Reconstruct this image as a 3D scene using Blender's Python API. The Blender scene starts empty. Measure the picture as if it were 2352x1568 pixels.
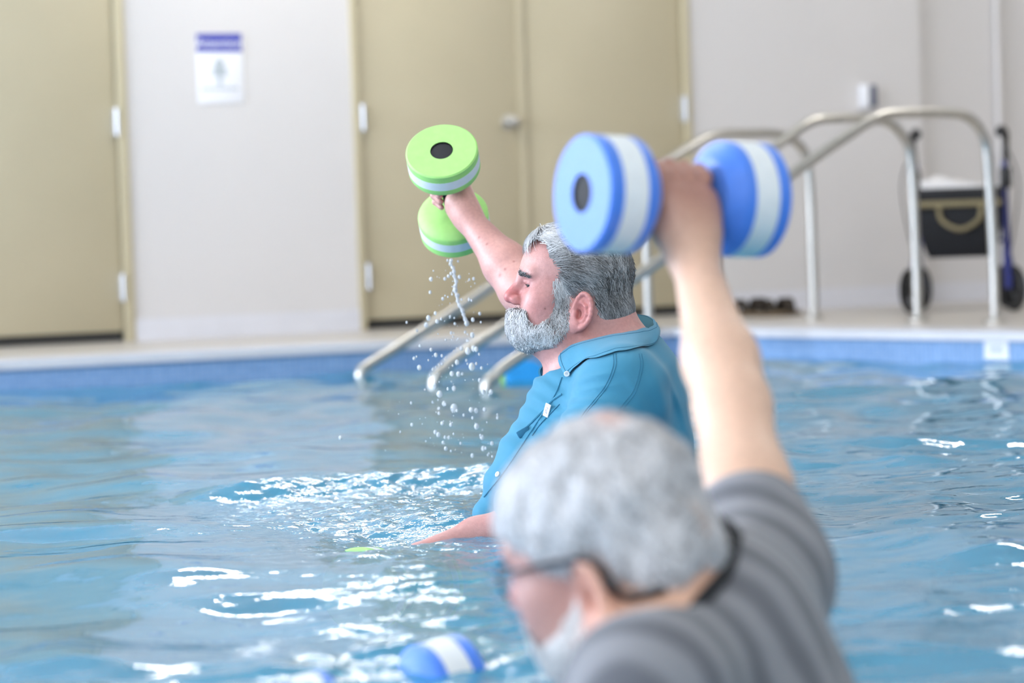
import bpy, bmesh, math, random
import numpy as np
from mathutils import Vector, Matrix

random.seed(7)
rng = np.random.default_rng(11)
scene = bpy.context.scene
COL = scene.collection

# ------------------------------------------------------------------ camera
FPX = 6533.0                       # focal length in pixels of the 2352 px wide frame (100 mm lens)
CX, CY = 1176.0, 784.0
ROLL = 0.034
PITCH = math.atan(256 / FPX)
CAM = np.array([0.0, 0.0, 0.573])  # z = 0 is the still water level
_r0 = np.array([1.0, 0, 0]); _f0 = np.array([0, math.cos(PITCH), -math.sin(PITCH)]); _u0 = np.array([0, math.sin(PITCH), math.cos(PITCH)])
RIGHT = math.cos(ROLL) * _r0 - math.sin(ROLL) * _u0
UP = math.sin(ROLL) * _r0 + math.cos(ROLL) * _u0
FWD = _f0
TOW = -FWD
cam_d = bpy.data.cameras.new('camera'); cam = bpy.data.objects.new('camera', cam_d); COL.objects.link(cam)
cam.matrix_world = Matrix(((RIGHT[0], UP[0], -FWD[0], CAM[0]), (RIGHT[1], UP[1], -FWD[1], CAM[1]), (RIGHT[2], UP[2], -FWD[2], CAM[2]), (0, 0, 0, 1)))
cam_d.sensor_width = 36.0; cam_d.lens = FPX / 2352 * 36
cam_d.clip_start = 0.05; cam_d.clip_end = 200
cam_d.dof.use_dof = True; cam_d.dof.focus_distance = 5.66; cam_d.dof.aperture_fstop = 3.0
scene.camera = cam
scene.cycles.use_light_tree = False; scene.cycles.adaptive_threshold = 0.02

# ------------------------------------------------------------------ light and exposure
scene.view_settings.view_transform = 'Standard'; scene.view_settings.look = 'None'
scene.view_settings.gamma = 1.0; scene.view_settings.use_curve_mapping = False
scene.view_settings.exposure = -0.07
scene.cycles.max_bounces = 4; scene.cycles.diffuse_bounces = 2; scene.cycles.glossy_bounces = 2
scene.cycles.transparent_max_bounces = 8; scene.cycles.sample_clamp_indirect = 20.0
world = bpy.data.worlds.new('sky'); scene.world = world; world.use_nodes = True
world.node_tree.nodes['Background'].inputs[0].default_value = (0.62, 0.78, 1.0, 1)
world.node_tree.nodes['Background'].inputs[1].default_value = 1.6

LAMP_POWER = 42.0
WINDOW_POWER = 460.0               # watts of daylight per window, left long wall
REAR_POWER = 85.0                 # watts of daylight per window, wall behind the camera
def area_light(name, loc, direction, sx, sy, watts, colour):
    l = bpy.data.lights.new(name, 'AREA'); l.shape = 'RECTANGLE'; l.size = sx; l.size_y = sy; l.energy = watts; l.color = colour
    o = bpy.data.objects.new(name, l); COL.objects.link(o); o.location = loc
    o.rotation_euler = Vector(direction).to_track_quat('-Z', 'Y').to_euler()
    return o
WIN_Y = [2.2, 5.4, 8.6]            # window centres along the left wall (x = -7.6)
for y in WIN_Y:
    area_light('window_daylight', (-7.9, y, 2.3), (1, 0, -0.12), 2.4, 2.2, WINDOW_POWER, (0.80, 0.87, 1.0))
REAR_X = [-4.0, 0.0, 4.0]
for x in REAR_X:
    area_light('window_daylight', (x, -4.35, 2.4), (0, 1, -0.1), 2.6, 2.0, REAR_POWER, (0.95, 0.97, 1.0))

# ------------------------------------------------------------------ helpers
def unp(px, py, D):
    return CAM + D * (FWD + (px - CX) / FPX * RIGHT + (CY - py) / FPX * UP)
def ray(px, py):
    d = FWD + (px - CX) / FPX * RIGHT + (CY - py) / FPX * UP
    return d / np.linalg.norm(d)
def on_z(px, py, z):
    d = ray(px, py); return CAM + d * ((z - CAM[2]) / d[2])
def on_plane(px, py, p0, n):
    d = ray(px, py); return CAM + d * (np.dot(np.asarray(p0) - CAM, n) / np.dot(d, n))
def nrm(v):
    v = np.asarray(v, float); return v / np.linalg.norm(v)

def mat(name, colour, rough=0.5, metal=0.0, spec=0.5, sheen=0.0, coat=0.0):
    m = bpy.data.materials.new(name); m.use_nodes = True
    b = m.node_tree.nodes['Principled BSDF']
    b.inputs['Base Color'].default_value = (*colour, 1); b.inputs['Roughness'].default_value = rough
    b.inputs['Metallic'].default_value = metal; b.inputs['Specular IOR Level'].default_value = spec
    b.inputs['Sheen Weight'].default_value = sheen; b.inputs['Coat Weight'].default_value = coat
    return m
def srgb(r, g, b):
    f = lambda c: (c / 255 / 12.92) if c / 255 <= 0.04045 else ((c / 255 + 0.055) / 1.055) ** 2.4
    return (f(r), f(g), f(b))
def vary(m, scale=8.0, amount=0.12, bump=0.0, bscale=60.0, detail=4.0, stretch=(1, 1, 1), dist=0.002):
    """noise on the colour's value and a fine bump, in object space"""
    nt = m.node_tree; b = nt.nodes['Principled BSDF']
    tc = nt.nodes.new('ShaderNodeTexCoord'); mp = nt.nodes.new('ShaderNodeMapping'); mp.inputs['Scale'].default_value = stretch
    nt.links.new(tc.outputs['Object'], mp.inputs['Vector'])
    n = nt.nodes.new('ShaderNodeTexNoise'); n.inputs['Scale'].default_value = scale; n.inputs['Detail'].default_value = detail
    nt.links.new(mp.outputs[0], n.inputs['Vector'])
    mr = nt.nodes.new('ShaderNodeMapRange'); mr.inputs[3].default_value = 1 - amount; mr.inputs[4].default_value = 1 + amount
    mr.inputs[1].default_value = 0.25; mr.inputs[2].default_value = 0.75
    nt.links.new(n.outputs['Fac'], mr.inputs[0])
    hs = nt.nodes.new('ShaderNodeHueSaturation')
    src = b.inputs['Base Color'].links[0].from_socket if b.inputs['Base Color'].links else None
    if src: nt.links.new(src, hs.inputs['Color'])
    else: hs.inputs['Color'].default_value = b.inputs['Base Color'].default_value
    nt.links.new(mr.outputs[0], hs.inputs['Value']); nt.links.new(hs.outputs[0], b.inputs['Base Color'])
    if bump > 0:
        n2 = nt.nodes.new('ShaderNodeTexNoise'); n2.inputs['Scale'].default_value = bscale; n2.inputs['Detail'].default_value = 3
        nt.links.new(mp.outputs[0], n2.inputs['Vector'])
        bp = nt.nodes.new('ShaderNodeBump'); bp.inputs['Strength'].default_value = bump; bp.inputs['Distance'].default_value = dist
        nt.links.new(n2.outputs['Fac'], bp.inputs['Height']); nt.links.new(bp.outputs[0], b.inputs['Normal'])
    return m
def use_attr(m, name='tint'):
    nt = m.node_tree; a = nt.nodes.new('ShaderNodeAttribute'); a.attribute_name = name
    nt.links.new(a.outputs['Color'], nt.nodes['Principled BSDF'].inputs['Base Color']); return m

def mesh_obj(name, verts, faces, m=None, parent=None, smooth=True, colours=None, loc=None):
    verts = np.asarray(verts, dtype=np.float32).reshape(-1, 3)
    me = bpy.data.meshes.new(name)
    if isinstance(faces, np.ndarray):
        nf, k = faces.shape
        me.vertices.add(len(verts)); me.vertices.foreach_set('co', verts.ravel())
        me.loops.add(nf * k); me.loops.foreach_set('vertex_index', faces.astype(np.int32).ravel())
        me.polygons.add(nf); me.polygons.foreach_set('loop_start', np.arange(0, nf * k, k, dtype=np.int32))
        me.update(calc_edges=True)
    else:
        me.from_pydata([tuple(map(float, v)) for v in verts], [], [tuple(int(i) for i in f) for f in faces]); me.update()
    me.validate()
    me.polygons.foreach_set('use_smooth', np.full(len(me.polygons), smooth, dtype=bool))
    if colours is not None:
        at = me.attributes.new('tint', 'FLOAT_COLOR', 'POINT')
        c = np.ones((len(verts), 4), dtype=np.float32); c[:, :3] = colours; at.data.foreach_set('color', c.ravel())
    if m: me.materials.append(m)
    o = bpy.data.objects.new(name, me); COL.objects.link(o)
    if parent: attach(o, parent)
    return o
def root_of(o):
    m = Matrix.Identity(4)
    while o is not None:
        m = Matrix.Translation(o.location) @ m; o = o.parent
    return m
def attach(o, parent):             # the mesh is in world coordinates, roots are only translated
    o.parent = parent; o.matrix_parent_inverse = root_of(parent).inverted() if parent.type == 'EMPTY' else Matrix.Identity(4)
def empty(name, loc, label, cat, group=None):
    o = bpy.data.objects.new(name, None); o.empty_display_size = 0.1; COL.objects.link(o); o.location = tuple(map(float, loc))
    return tag(o, label, cat, group)
def tag(o, label, cat, group=None, kind=None):
    if label: o['label'] = label
    if cat: o['category'] = cat
    if group: o['group'] = group
    if kind: o['kind'] = kind
    return o
def structure(o, label=None):
    o['kind'] = 'structure'
    if label: o['label'] = label
    return o

class MB:
    """collects shapes; build() links them as one mesh"""
    def __init__(s): s.v = []; s.f = []
    def add(s, v, f):
        b = len(s.v); s.v += [tuple(map(float, p)) for p in v]; s.f += [tuple(i + b for i in q) for q in f]; return s
    def box(s, c, h, axes=None, bev=0.0):
        ax = np.eye(3) if axes is None else np.asarray(axes); c = np.asarray(c, float)
        if bev <= 0:
            v = [c + sx * h[0] * ax[0] + sy * h[1] * ax[1] + sz * h[2] * ax[2] for sx in (-1, 1) for sy in (-1, 1) for sz in (-1, 1)]
            return s.add(v, [(0, 1, 3, 2), (4, 6, 7, 5), (0, 4, 5, 1), (2, 3, 7, 6), (0, 2, 6, 4), (1, 5, 7, 3)])
        bm = bmesh.new(); bmesh.ops.create_cube(bm, size=2.0)
        for vv in bm.verts: vv.co = Vector((vv.co.x * h[0], vv.co.y * h[1], vv.co.z * h[2]))
        bmesh.ops.bevel(bm, geom=bm.edges[:] + bm.verts[:], offset=bev, segments=2, affect='EDGES', profile=0.5)
        bm.verts.index_update()
        v = [c + p.co.x * ax[0] + p.co.y * ax[1] + p.co.z * ax[2] for p in bm.verts]; f = [[q.index for q in t.verts] for t in bm.faces]
        bm.free(); return s.add(v, f)
    def tube(s, pts, r, n=10, caps=True):
        pts = [np.asarray(p, float) for p in pts]; m = len(pts); rr = [r] * m if np.isscalar(r) else list(r)
        t = [nrm(pts[min(i + 1, m - 1)] - pts[max(i - 1, 0)]) for i in range(m)]
        a = nrm(np.cross(t[0], [0, 0, 1] if abs(t[0][2]) < 0.9 else [1, 0, 0])); v = []; f = []
        for i in range(m):
            a = nrm(a - np.dot(a, t[i]) * t[i]); b = np.cross(t[i], a)
            for k in range(n):
                g = 2 * math.pi * k / n; v.append(pts[i] + rr[i] * (math.cos(g) * a + math.sin(g) * b))
        for i in range(m - 1):
            for k in range(n):
                k2 = (k + 1) % n; f.append((i * n + k, i * n + k2, (i + 1) * n + k2, (i + 1) * n + k))
        if caps: f += [tuple(range(n))[::-1], tuple(range((m - 1) * n, m * n))]
        return s.add(v, f)
    def lathe(s, c, axis, prof, n=40, closed=True):
        """prof: (offset along axis, radius) pairs"""
        c = np.asarray(c, float); t = nrm(axis); a = nrm(np.cross(t, [0, 0, 1] if abs(t[2]) < 0.9 else [1, 0, 0])); b = np.cross(t, a)
        v = []; f = []
        for (z, r) in prof:
            for k in range(n):
                g = 2 * math.pi * k / n; v.append(c + z * t + r * (math.cos(g) * a + math.sin(g) * b))
        m = len(prof)
        for i in range(m - 1):
            for k in range(n):
                k2 = (k + 1) % n; f.append((i * n + k, i * n + k2, (i + 1) * n + k2, (i + 1) * n + k))
        if closed: f += [tuple(range(n))[::-1], tuple(range((m - 1) * n, m * n))]
        return s.add(v, f)
    def ball(s, c, r, n=10, axes=None):
        ax = np.eye(3) if axes is None else np.asarray(axes); r = (r, r, r) if np.isscalar(r) else r; c = np.asarray(c, float)
        v = [c + r[2] * ax[2]]; f = []
        for i in range(1, n):
            th = math.pi * i / n
            for k in range(2 * n):
                g = math.pi * k / n
                v.append(c + r[0] * math.sin(th) * math.cos(g) * ax[0] + r[1] * math.sin(th) * math.sin(g) * ax[1] + r[2] * math.cos(th) * ax[2])
        v.append(c - r[2] * ax[2]); m = 2 * n; e = len(v) - 1
        for k in range(m): f.append((0, 1 + k, 1 + (k + 1) % m)); f.append((e, e - m + (k + 1) % m, e - m + k))
        for i in range(n - 2):
            for k in range(m):
                k2 = (k + 1) % m; f.append((1 + i * m + k, 1 + (i + 1) * m + k, 1 + (i + 1) * m + k2, 1 + i * m + k2))
        return s.add(v, f)
    def build(s, name, m, parent=None, smooth=True):
        o = mesh_obj(name, s.v, s.f, m, parent, smooth)
        if smooth: sharp(o)
        return o
def sharp(o, angle=0.6):
    me = o.data; me.update()
    bm = bmesh.new(); bm.from_mesh(me)
    bmesh.ops.recalc_face_normals(bm, faces=bm.faces[:])
    for e in bm.edges:
        if len(e.link_faces) == 2 and e.calc_face_angle(0) > angle: e.smooth = False
    bm.to_mesh(me); bm.free()
def curve(pts, n=8):
    """Catmull-Rom through the points"""
    p = [np.asarray(q, float) for q in pts]; p = [2 * p[0] - p[1]] + p + [2 * p[-1] - p[-2]]; out = []
    for i in range(1, len(p) - 2):
        for k in range(n):
            t = k / n
            out.append(0.5 * (2 * p[i] + (p[i + 1] - p[i - 1]) * t + (2 * p[i - 1] - 5 * p[i] + 4 * p[i + 1] - p[i + 2]) * t * t + (3 * p[i] - p[i - 1] - 3 * p[i + 1] + p[i + 2]) * t ** 3))
    out.append(p[-2]); return out
def text_mesh(body, size, origin, xdir, ydir, thick, m, name, parent, align='CENTER'):
    cu = bpy.data.curves.new('lettering', 'FONT'); cu.body = body; cu.size = 1.0; cu.align_x = align; cu.align_y = 'CENTER'; cu.resolution_u = 3
    o = bpy.data.objects.new('lettering', cu); COL.objects.link(o)
    dg = bpy.context.evaluated_depsgraph_get(); me = o.evaluated_get(dg).to_mesh()
    vs = [np.asarray(origin) + size * v.co.x * np.asarray(xdir) + size * v.co.y * np.asarray(ydir) for v in me.vertices]
    fs = [tuple(p.vertices) for p in me.polygons]
    o.evaluated_get(dg).to_mesh_clear(); bpy.data.objects.remove(o); bpy.data.curves.remove(cu)
    return mesh_obj(name, vs, fs, m, parent, smooth=False)

# ------------------------------------------------------------------ materials
M = {}
M['wall'] = vary(mat('wall_paint', srgb(210, 207, 206), 0.55), 1.2, 0.02, 0.08, 40, dist=0.003)
M['ceiling'] = vary(mat('ceiling_paint', srgb(236, 235, 232), 0.8), 2, 0.02)
M['door'] = vary(mat('door_paint', srgb(185, 175, 148), 0.4), 3, 0.03)
M['frame'] = vary(mat('door_frame_paint', srgb(189, 179, 150), 0.4), 3, 0.03)
M['steel'] = vary(mat('brushed_steel', (0.56, 0.55, 0.52), 0.32, 1.0), 30, 0.06)
M['hinge'] = vary(mat('satin_hinge_metal', (0.66, 0.68, 0.72), 0.35, 0.8), 20, 0.05)
M['deck'] = vary(mat('deck_floor', srgb(196, 190, 182), 0.35), 14, 0.08, 0.1, 90)
M['coping'] = vary(mat('pool_coping', srgb(214, 214, 220), 0.4), 8, 0.04)
M['dark'] = mat('dark_gap_shade', (0.025, 0.024, 0.022), 0.7)  # near-black, painted shade for the door gaps and the rooms behind
M['white'] = mat('white_plastic', (0.85, 0.86, 0.9), 0.4)
M['pool_floor'] = vary(mat('pool_plaster', srgb(120, 200, 225), 0.6), 5, 0.06)
# small glazed tiles on the pool wall, each a few millimetres: too small to tell apart
m = mat('pool_tile', srgb(122, 160, 208), 0.22); nt = m.node_tree
tc = nt.nodes.new('ShaderNodeTexCoord'); br = nt.nodes.new('ShaderNodeTexBrick')
br.inputs['Color1'].default_value = (*srgb(120, 158, 206), 1); br.inputs['Color2'].default_value = (*srgb(132, 168, 214), 1); br.inputs['Mortar'].default_value = (*srgb(160, 185, 215), 1)
br.inputs['Scale'].default_value = 1.0; br.offset = 0.0; br.inputs['Brick Width'].default_value = 0.025; br.inputs['Row Height'].default_value = 0.025; br.inputs['Mortar Size'].default_value = 0.0015
uv = nt.nodes.new('ShaderNodeUVMap'); nt.links.new(uv.outputs[0], br.inputs['Vector']); nt.links.new(br.outputs[0], nt.nodes['Principled BSDF'].inputs['Base Color'])
M['tile'] = m
# pool water: a mirror by Fresnel over a faintly cloudy, tinted body
m = bpy.data.materials.new('pool_water'); m.use_nodes = True; nt = m.node_tree; nt.nodes.clear()
out = nt.nodes.new('ShaderNodeOutputMaterial'); mixf = nt.nodes.new('ShaderNodeMixShader'); mixb = nt.nodes.new('ShaderNodeMixShader')
fr = nt.nodes.new('ShaderNodeFresnel'); fr.inputs['IOR'].default_value = 1.33
gl = nt.nodes.new('ShaderNodeBsdfGlossy'); gl.inputs['Roughness'].default_value = 0.02; gl.inputs['Color'].default_value = (0.96, 0.97, 1, 1)
di = nt.nodes.new('ShaderNodeBsdfDiffuse'); di.inputs['Color'].default_value = (*srgb(62, 154, 190), 1)
tr = nt.nodes.new('ShaderNodeBsdfTransparent'); tr.inputs['Color'].default_value = (0.55, 0.86, 0.95, 1)
mixb.inputs[0].default_value = 0.3
tcw = nt.nodes.new('ShaderNodeTexCoord'); nz = nt.nodes.new('ShaderNodeTexNoise'); nz.inputs['Scale'].default_value = 14; nz.inputs['Detail'].default_value = 3
bp = nt.nodes.new('ShaderNodeBump'); bp.inputs['Strength'].default_value = 0.25; bp.inputs['Distance'].default_value = 0.004
nt.links.new(tcw.outputs['Object'], nz.inputs['Vector']); nt.links.new(nz.outputs['Fac'], bp.inputs['Height'])
at_ = nt.nodes.new('ShaderNodeAttribute'); at_.attribute_name = 'tint'                  # where the surface is churned
nz2 = nt.nodes.new('ShaderNodeTexNoise'); nz2.inputs['Scale'].default_value = 62; nz2.inputs['Detail'].default_value = 2
ml = nt.nodes.new('ShaderNodeMath'); ml.operation = 'MULTIPLY'; bp2 = nt.nodes.new('ShaderNodeBump'); bp2.inputs['Strength'].default_value = 1.0; bp2.inputs['Distance'].default_value = 0.0022
nt.links.new(tcw.outputs['Object'], nz2.inputs['Vector']); nt.links.new(nz2.outputs['Fac'], ml.inputs[0]); nt.links.new(at_.outputs['Fac'], ml.inputs[1]); nt.links.new(ml.outputs[0], bp2.inputs['Height']); nt.links.new(bp.outputs[0], bp2.inputs['Normal'])
for s_ in (gl.inputs['Normal'], fr.inputs['Normal']): nt.links.new(bp2.outputs[0], s_)
nt.links.new(di.outputs[0], mixb.inputs[1]); nt.links.new(tr.outputs[0], mixb.inputs[2])
nt.links.new(fr.outputs[0], mixf.inputs[0]); nt.links.new(mixb.outputs[0], mixf.inputs[1]); nt.links.new(gl.outputs[0], mixf.inputs[2]); nt.links.new(mixf.outputs[0], out.inputs[0])
M['water'] = m
m = bpy.data.materials.new('window_glass'); m.use_nodes = True; nt = m.node_tree; nt.nodes.clear()
out = nt.nodes.new('ShaderNodeOutputMaterial'); mx = nt.nodes.new('ShaderNodeMixShader'); mx.inputs[0].default_value = 0.06
a = nt.nodes.new('ShaderNodeBsdfTransparent'); b = nt.nodes.new('ShaderNodeBsdfGlossy'); b.inputs['Roughness'].default_value = 0.02
nt.links.new(a.outputs[0], mx.inputs[1]); nt.links.new(b.outputs[0], mx.inputs[2]); nt.links.new(mx.outputs[0], out.inputs[0]); M['glass'] = m
m = bpy.data.materials.new('lamp_diffuser'); m.use_nodes = True; nt = m.node_tree
nt.nodes['Principled BSDF'].inputs['Emission Color'].default_value = (1.0, 0.95, 0.88, 1); nt.nodes['Principled BSDF'].inputs['Emission Strength'].default_value = LAMP_POWER; M['lamp'] = m

# ------------------------------------------------------------------ the setting
DECK = 0.12; FLOOR = -1.18; CEIL = 4.3
TH = math.atan(0.42); E = np.array([math.cos(TH), math.sin(TH), 0]); NW = np.array([math.sin(TH), -math.cos(TH), 0])   # back wall: along, and towards the camera
ZA = np.array([0, 0, 1.0])
W0 = np.array([0, 13.85, 0.0])
def wp(t, n, z): return W0 + t * E + n * NW + z * ZA
def wt(px, py):                     # a pixel on the wall: (t, z)
    p = on_plane(px, py, W0, NW); return float(np.dot(p - W0, E)), float(p[2])
def wbox(mb, t0, t1, n0, n1, z0, z1, bev=0.0):
    return mb.box(wp((t0 + t1) / 2, (n0 + n1) / 2, (z0 + z1) / 2), ((t1 - t0) / 2, (n1 - n0) / 2, (z1 - z0) / 2), (E, NW, ZA), bev)
# pool outline
corner = np.array([0.711, 12.349]); RD = nrm([1.0, -1.372]); LD = -E[:2]
pl_far = corner + LD * 8.3; pr_far = corner + RD * 17.5
POOL = [tuple(pl_far), tuple(corner), tuple(pr_far), (pr_far[0], -2.4), (pl_far[0], -2.4)]

# pool basin: walls with tile, floor
def wall_strip(name, a, b, z0, z1, m, thick_dir, thick=0.02, uvs=True):
    a = np.array([*a, 0.0]); b = np.array([*b, 0.0]); d = nrm(b - a); n = np.array([*thick_dir, 0.0])
    L = np.linalg.norm(b - a)
    v = [a + z0 * ZA, b + z0 * ZA, b + z1 * ZA, a + z1 * ZA]; v += [p + n * thick for p in v]
    f = [(0, 1, 2, 3), (7, 6, 5, 4), (0, 4, 5, 1), (1, 5, 6, 2), (2, 6, 7, 3), (3, 7, 4, 0)]
    o = mesh_obj(name, v, f, m, None, False); uvl = o.data.uv_layers.new(name='UVMap')
    for l in o.data.loops:
        c = o.data.vertices[l.vertex_index].co; uvl.data[l.index].uv = (float(np.dot(np.array(c) - a, d)), c.z)
    return structure(o)
edges = [('wall_pool_back', POOL[0], POOL[1]), ('wall_pool_right', POOL[1], POOL[2]), ('wall_pool_side', POOL[2], POOL[3]), ('wall_pool_near', POOL[3], POOL[4]), ('wall_pool_left', POOL[4], POOL[0])]
cen = np.array([1.0, 4.0])
for nm, a_, b_ in edges:
    a_ = np.array(a_); b_ = np.array(b_); d_ = nrm(b_ - a_); n_ = np.array([d_[1], -d_[0]])
    if np.dot(n_, cen - a_) > 0: n_ = -n_
    o = wall_strip(nm, a_, b_, FLOOR - 0.1, DECK - 0.025, M['tile'], n_, 0.15)
    o['label'] = {'wall_pool_back': 'blue tiled pool wall below the doors', 'wall_pool_right': 'pale blue tiled pool wall below the handrail posts'}.get(nm, 'blue tiled pool wall')
    # coping strip on top of the tile, nosed over the water
    c_ = wall_strip('trim_' + nm[5:], a_ - n_ * 0.02 , b_ - n_ * 0.02, DECK - 0.03, DECK + 0.004, M['coping'], n_, 0.32); c_['label'] = 'pale coping along the pool edge'
fl = mesh_obj('floor_pool', [(p[0], p[1], FLOOR) for p in POOL] + [(p[0], p[1], FLOOR - 0.1) for p in POOL], [(0, 1, 2, 3, 4), (9, 8, 7, 6, 5)] + [(i, i + 5, (i + 1) % 5 + 5, (i + 1) % 5) for i in range(5)], M['pool_floor'], None, False); structure(fl, 'pale blue pool floor under the water')
# deck: ring of quads round the pool
BX0, BX1, BY0, BY1 = -7.6, 12.2, -4.2, 21.0
deck_out = [(BX0, BY1), (pl_far[0], BY1)]
def poly_slab(name, pts, z0, z1, m):
    n = len(pts); v = [(x, y, z1) for x, y in pts] + [(x, y, z0) for x, y in pts]
    f = [tuple(range(n)), tuple(range(2 * n - 1, n - 1, -1))] + [(i, i + n, (i + 1) % n + n, (i + 1) % n) for i in range(n)]
    return structure(mesh_obj(name, v, f, m, None, False))
o_ = 0.15                            # the deck starts behind the pool wall
cb = corner + np.array([0.05, 0.22]); plb = pl_far - LD * 0.0 + np.array([-0.06, 0.14])
prb = pr_far + np.array([0.12, 0.09])
d1 = poly_slab('floor', [(BX0, plb[1]), tuple(plb), tuple(cb), tuple(prb), (BX1, prb[1]), (BX1, BY1), (BX0, BY1)], DECK - 0.3, DECK, M['deck']); d1['label'] = 'pale deck floor between the pool and the doors'
poly_slab('floor_near', [(BX0, BY0), (BX1, BY0), (BX1, -2.52), (BX0, -2.52)], DECK - 0.3, DECK, M['deck'])['label'] = 'deck floor behind the camera'
poly_slab('floor_left', [(BX0, -2.52), (pl_far[0] - 0.1, -2.52), (pl_far[0] - 0.1, plb[1]), (BX0, plb[1])], DECK - 0.3, DECK, M['deck'])['label'] = 'deck floor along the windows'
poly_slab('floor_right', [(pr_far[0] + 0.12, -2.52), (BX1, -2.52), (BX1, prb[1]), (pr_far[0] + 0.12, prb[1])], DECK - 0.3, DECK, M['deck'])['label'] = 'deck floor along the right wall'

# back wall with openings for the doors
tL1, _ = wt(297, 400); tL0 = tL1 - 1.06          # left door opening (frame outside)
tD0, _ = wt(814, 400); tD1, _ = wt(1590, 350)    # double door
tC, _ = wt(2118, 300)
HEAD = 2.24
wb = MB()
for (a_, b_) in ((-9.5, tL0), (tL1, tD0), (tD1, tC)): wbox(wb, a_, b_, -0.2, 0.0, DECK - 0.02, CEIL)
for (a_, b_) in ((tL0, tL1), (tD0, tD1)): wbox(wb, a_, b_, -0.2, 0.0, HEAD, CEIL)
structure(wb.build('wall_back', M['wall'], None, False), 'pale painted wall behind the pool deck')
wb = MB(); wbox(wb, tC, 12.5, -0.26, -0.06, DECK - 0.02, CEIL)
structure(wb.build('wall_recess', M['wall'], None, False), 'pale wall set back behind the rollator')
wb = MB()
for (a_, b_) in ((-9.5, tL0), (tL1, tD0), (tD1, tC)): wbox(wb, a_, b_, 0.0, 0.012, DECK, DECK + 0.1)
wbox(wb, tC, 12.5, -0.06, -0.048, DECK, DECK + 0.1)
structure(wb.build('baseboard_back', M['coping'], None, False), 'pale tile skirting at the foot of the wall')
# dark sheet painting in the unlit rooms behind the doors
wb = MB(); wbox(wb, tL0 - 0.1, tD1 + 0.1, -0.5, -0.45, DECK, CEIL)
structure(wb.build('wall_dark_sheet', M['dark'], None, False), 'dark sheet standing for the unlit space behind the closed doors')
def hinge(t, z, parent):
    b = MB(); wbox(b, t - 0.011, t + 0.011, -0.022, 0.012, z - 0.062, z + 0.062, 0.003)
    b.tube([wp(t, 0.016, z - 0.062), wp(t, 0.016, z + 0.062)], 0.009, 10)
    return b.build('hinge', M['hinge'], parent)
def frame(mb, t0, t1, w=0.045):
    wbox(mb, t0, t0 + w, -0.12, 0.015, DECK, HEAD, 0.004); wbox(mb, t1 - w, t1, -0.12, 0.015, DECK, HEAD, 0.004); wbox(mb, t0, t1, -0.12, 0.015, HEAD - w, HEAD, 0.004)
def leaf(t0, t1, parent):
    b = MB(); wbox(b, t0, t1, -0.065, -0.02, DECK + 0.048, HEAD - 0.05, 0.003); l = b.build('door_leaf', M['door'], parent)
    b = MB(); wbox(b, t0 + 0.005, t1 - 0.005, -0.06, -0.030, DECK + 0.004, DECK + 0.047); b.build('door_gap_shade', M['dark'], l, False)  # dark strip standing in for the shaded gap under the leaf
    return l
r = bpy.data.objects.new('door_1', None); COL.objects.link(r); r.location = tuple(wp(tL0, 0, DECK)); structure(r, 'beige steel door at the left edge with hinges on its right')
b = MB(); frame(b, tL0, tL1); b.build('door_frame', M['frame'], r); leaf(tL0 + 0.05, tL1 - 0.05, r)
zh1 = wt(270, 280)[1]; zh2 = wt(284, 660)[1]
for z in (zh1, zh2, zh1 + (zh1 - zh2)): 
    if z < HEAD - 0.1: hinge(tL1 - 0.052, z, r)
r = bpy.data.objects.new('door_2', None); COL.objects.link(r); r.location = tuple(wp(tD0, 0, DECK)); structure(r, 'beige steel double door with a round knob near the middle')
b = MB(); frame(b, tD0, tD1, 0.035); b.build('door_frame', M['frame'], r)
tm = wt(1205, 300)[0]
la = leaf(tD0 + 0.04, tm - 0.002, r); leaf(tm + 0.002, tD1 - 0.04, r)
b = MB(); wbox(b, tm - 0.022, tm + 0.022, -0.02, -0.008, DECK + 0.035, HEAD - 0.05, 0.002); b.build('astragal', M['door'], r)
for z in (wt(822, 270)[1], wt(838, 635)[1]): hinge(tD0 + 0.05, z, r)
for z in (wt(1578, 250)[1], wt(838, 635)[1]): hinge(tD1 - 0.037, z, r)
tk, zk = wt(1172, 280); kc = wp(tk, -0.02, zk)
b = MB(); b.lathe(kc, NW, [(0, 0.036), (0.008, 0.036), (0.012, 0.014), (0.04, 0.013), (0.048, 0.026), (0.066, 0.030), (0.08, 0.022), (0.084, 0.006)], 24)
kn = b.build('door_knob', M['steel'], r)
b = MB(); wbox(b, tk + 0.03, tk + 0.05, -0.02, 0.0, zk - 0.02, zk + 0.02, 0.002); b.build('latch_guard', M['steel'], r)
# vertical conduit on the recessed wall
tp, _ = wt(2302, 200)
b = MB(); b.tube([wp(tp, -0.035, DECK), wp(tp, -0.035, CEIL)], 0.018, 12)
for z in (0.9, 1.9, 2.9): wbox(b, tp - 0.03, tp + 0.03, -0.06, -0.035, z, z + 0.02)
structure(b.build('trim_1', M['wall'], None), 'pale vertical conduit on the wall behind the rollator')

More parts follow.
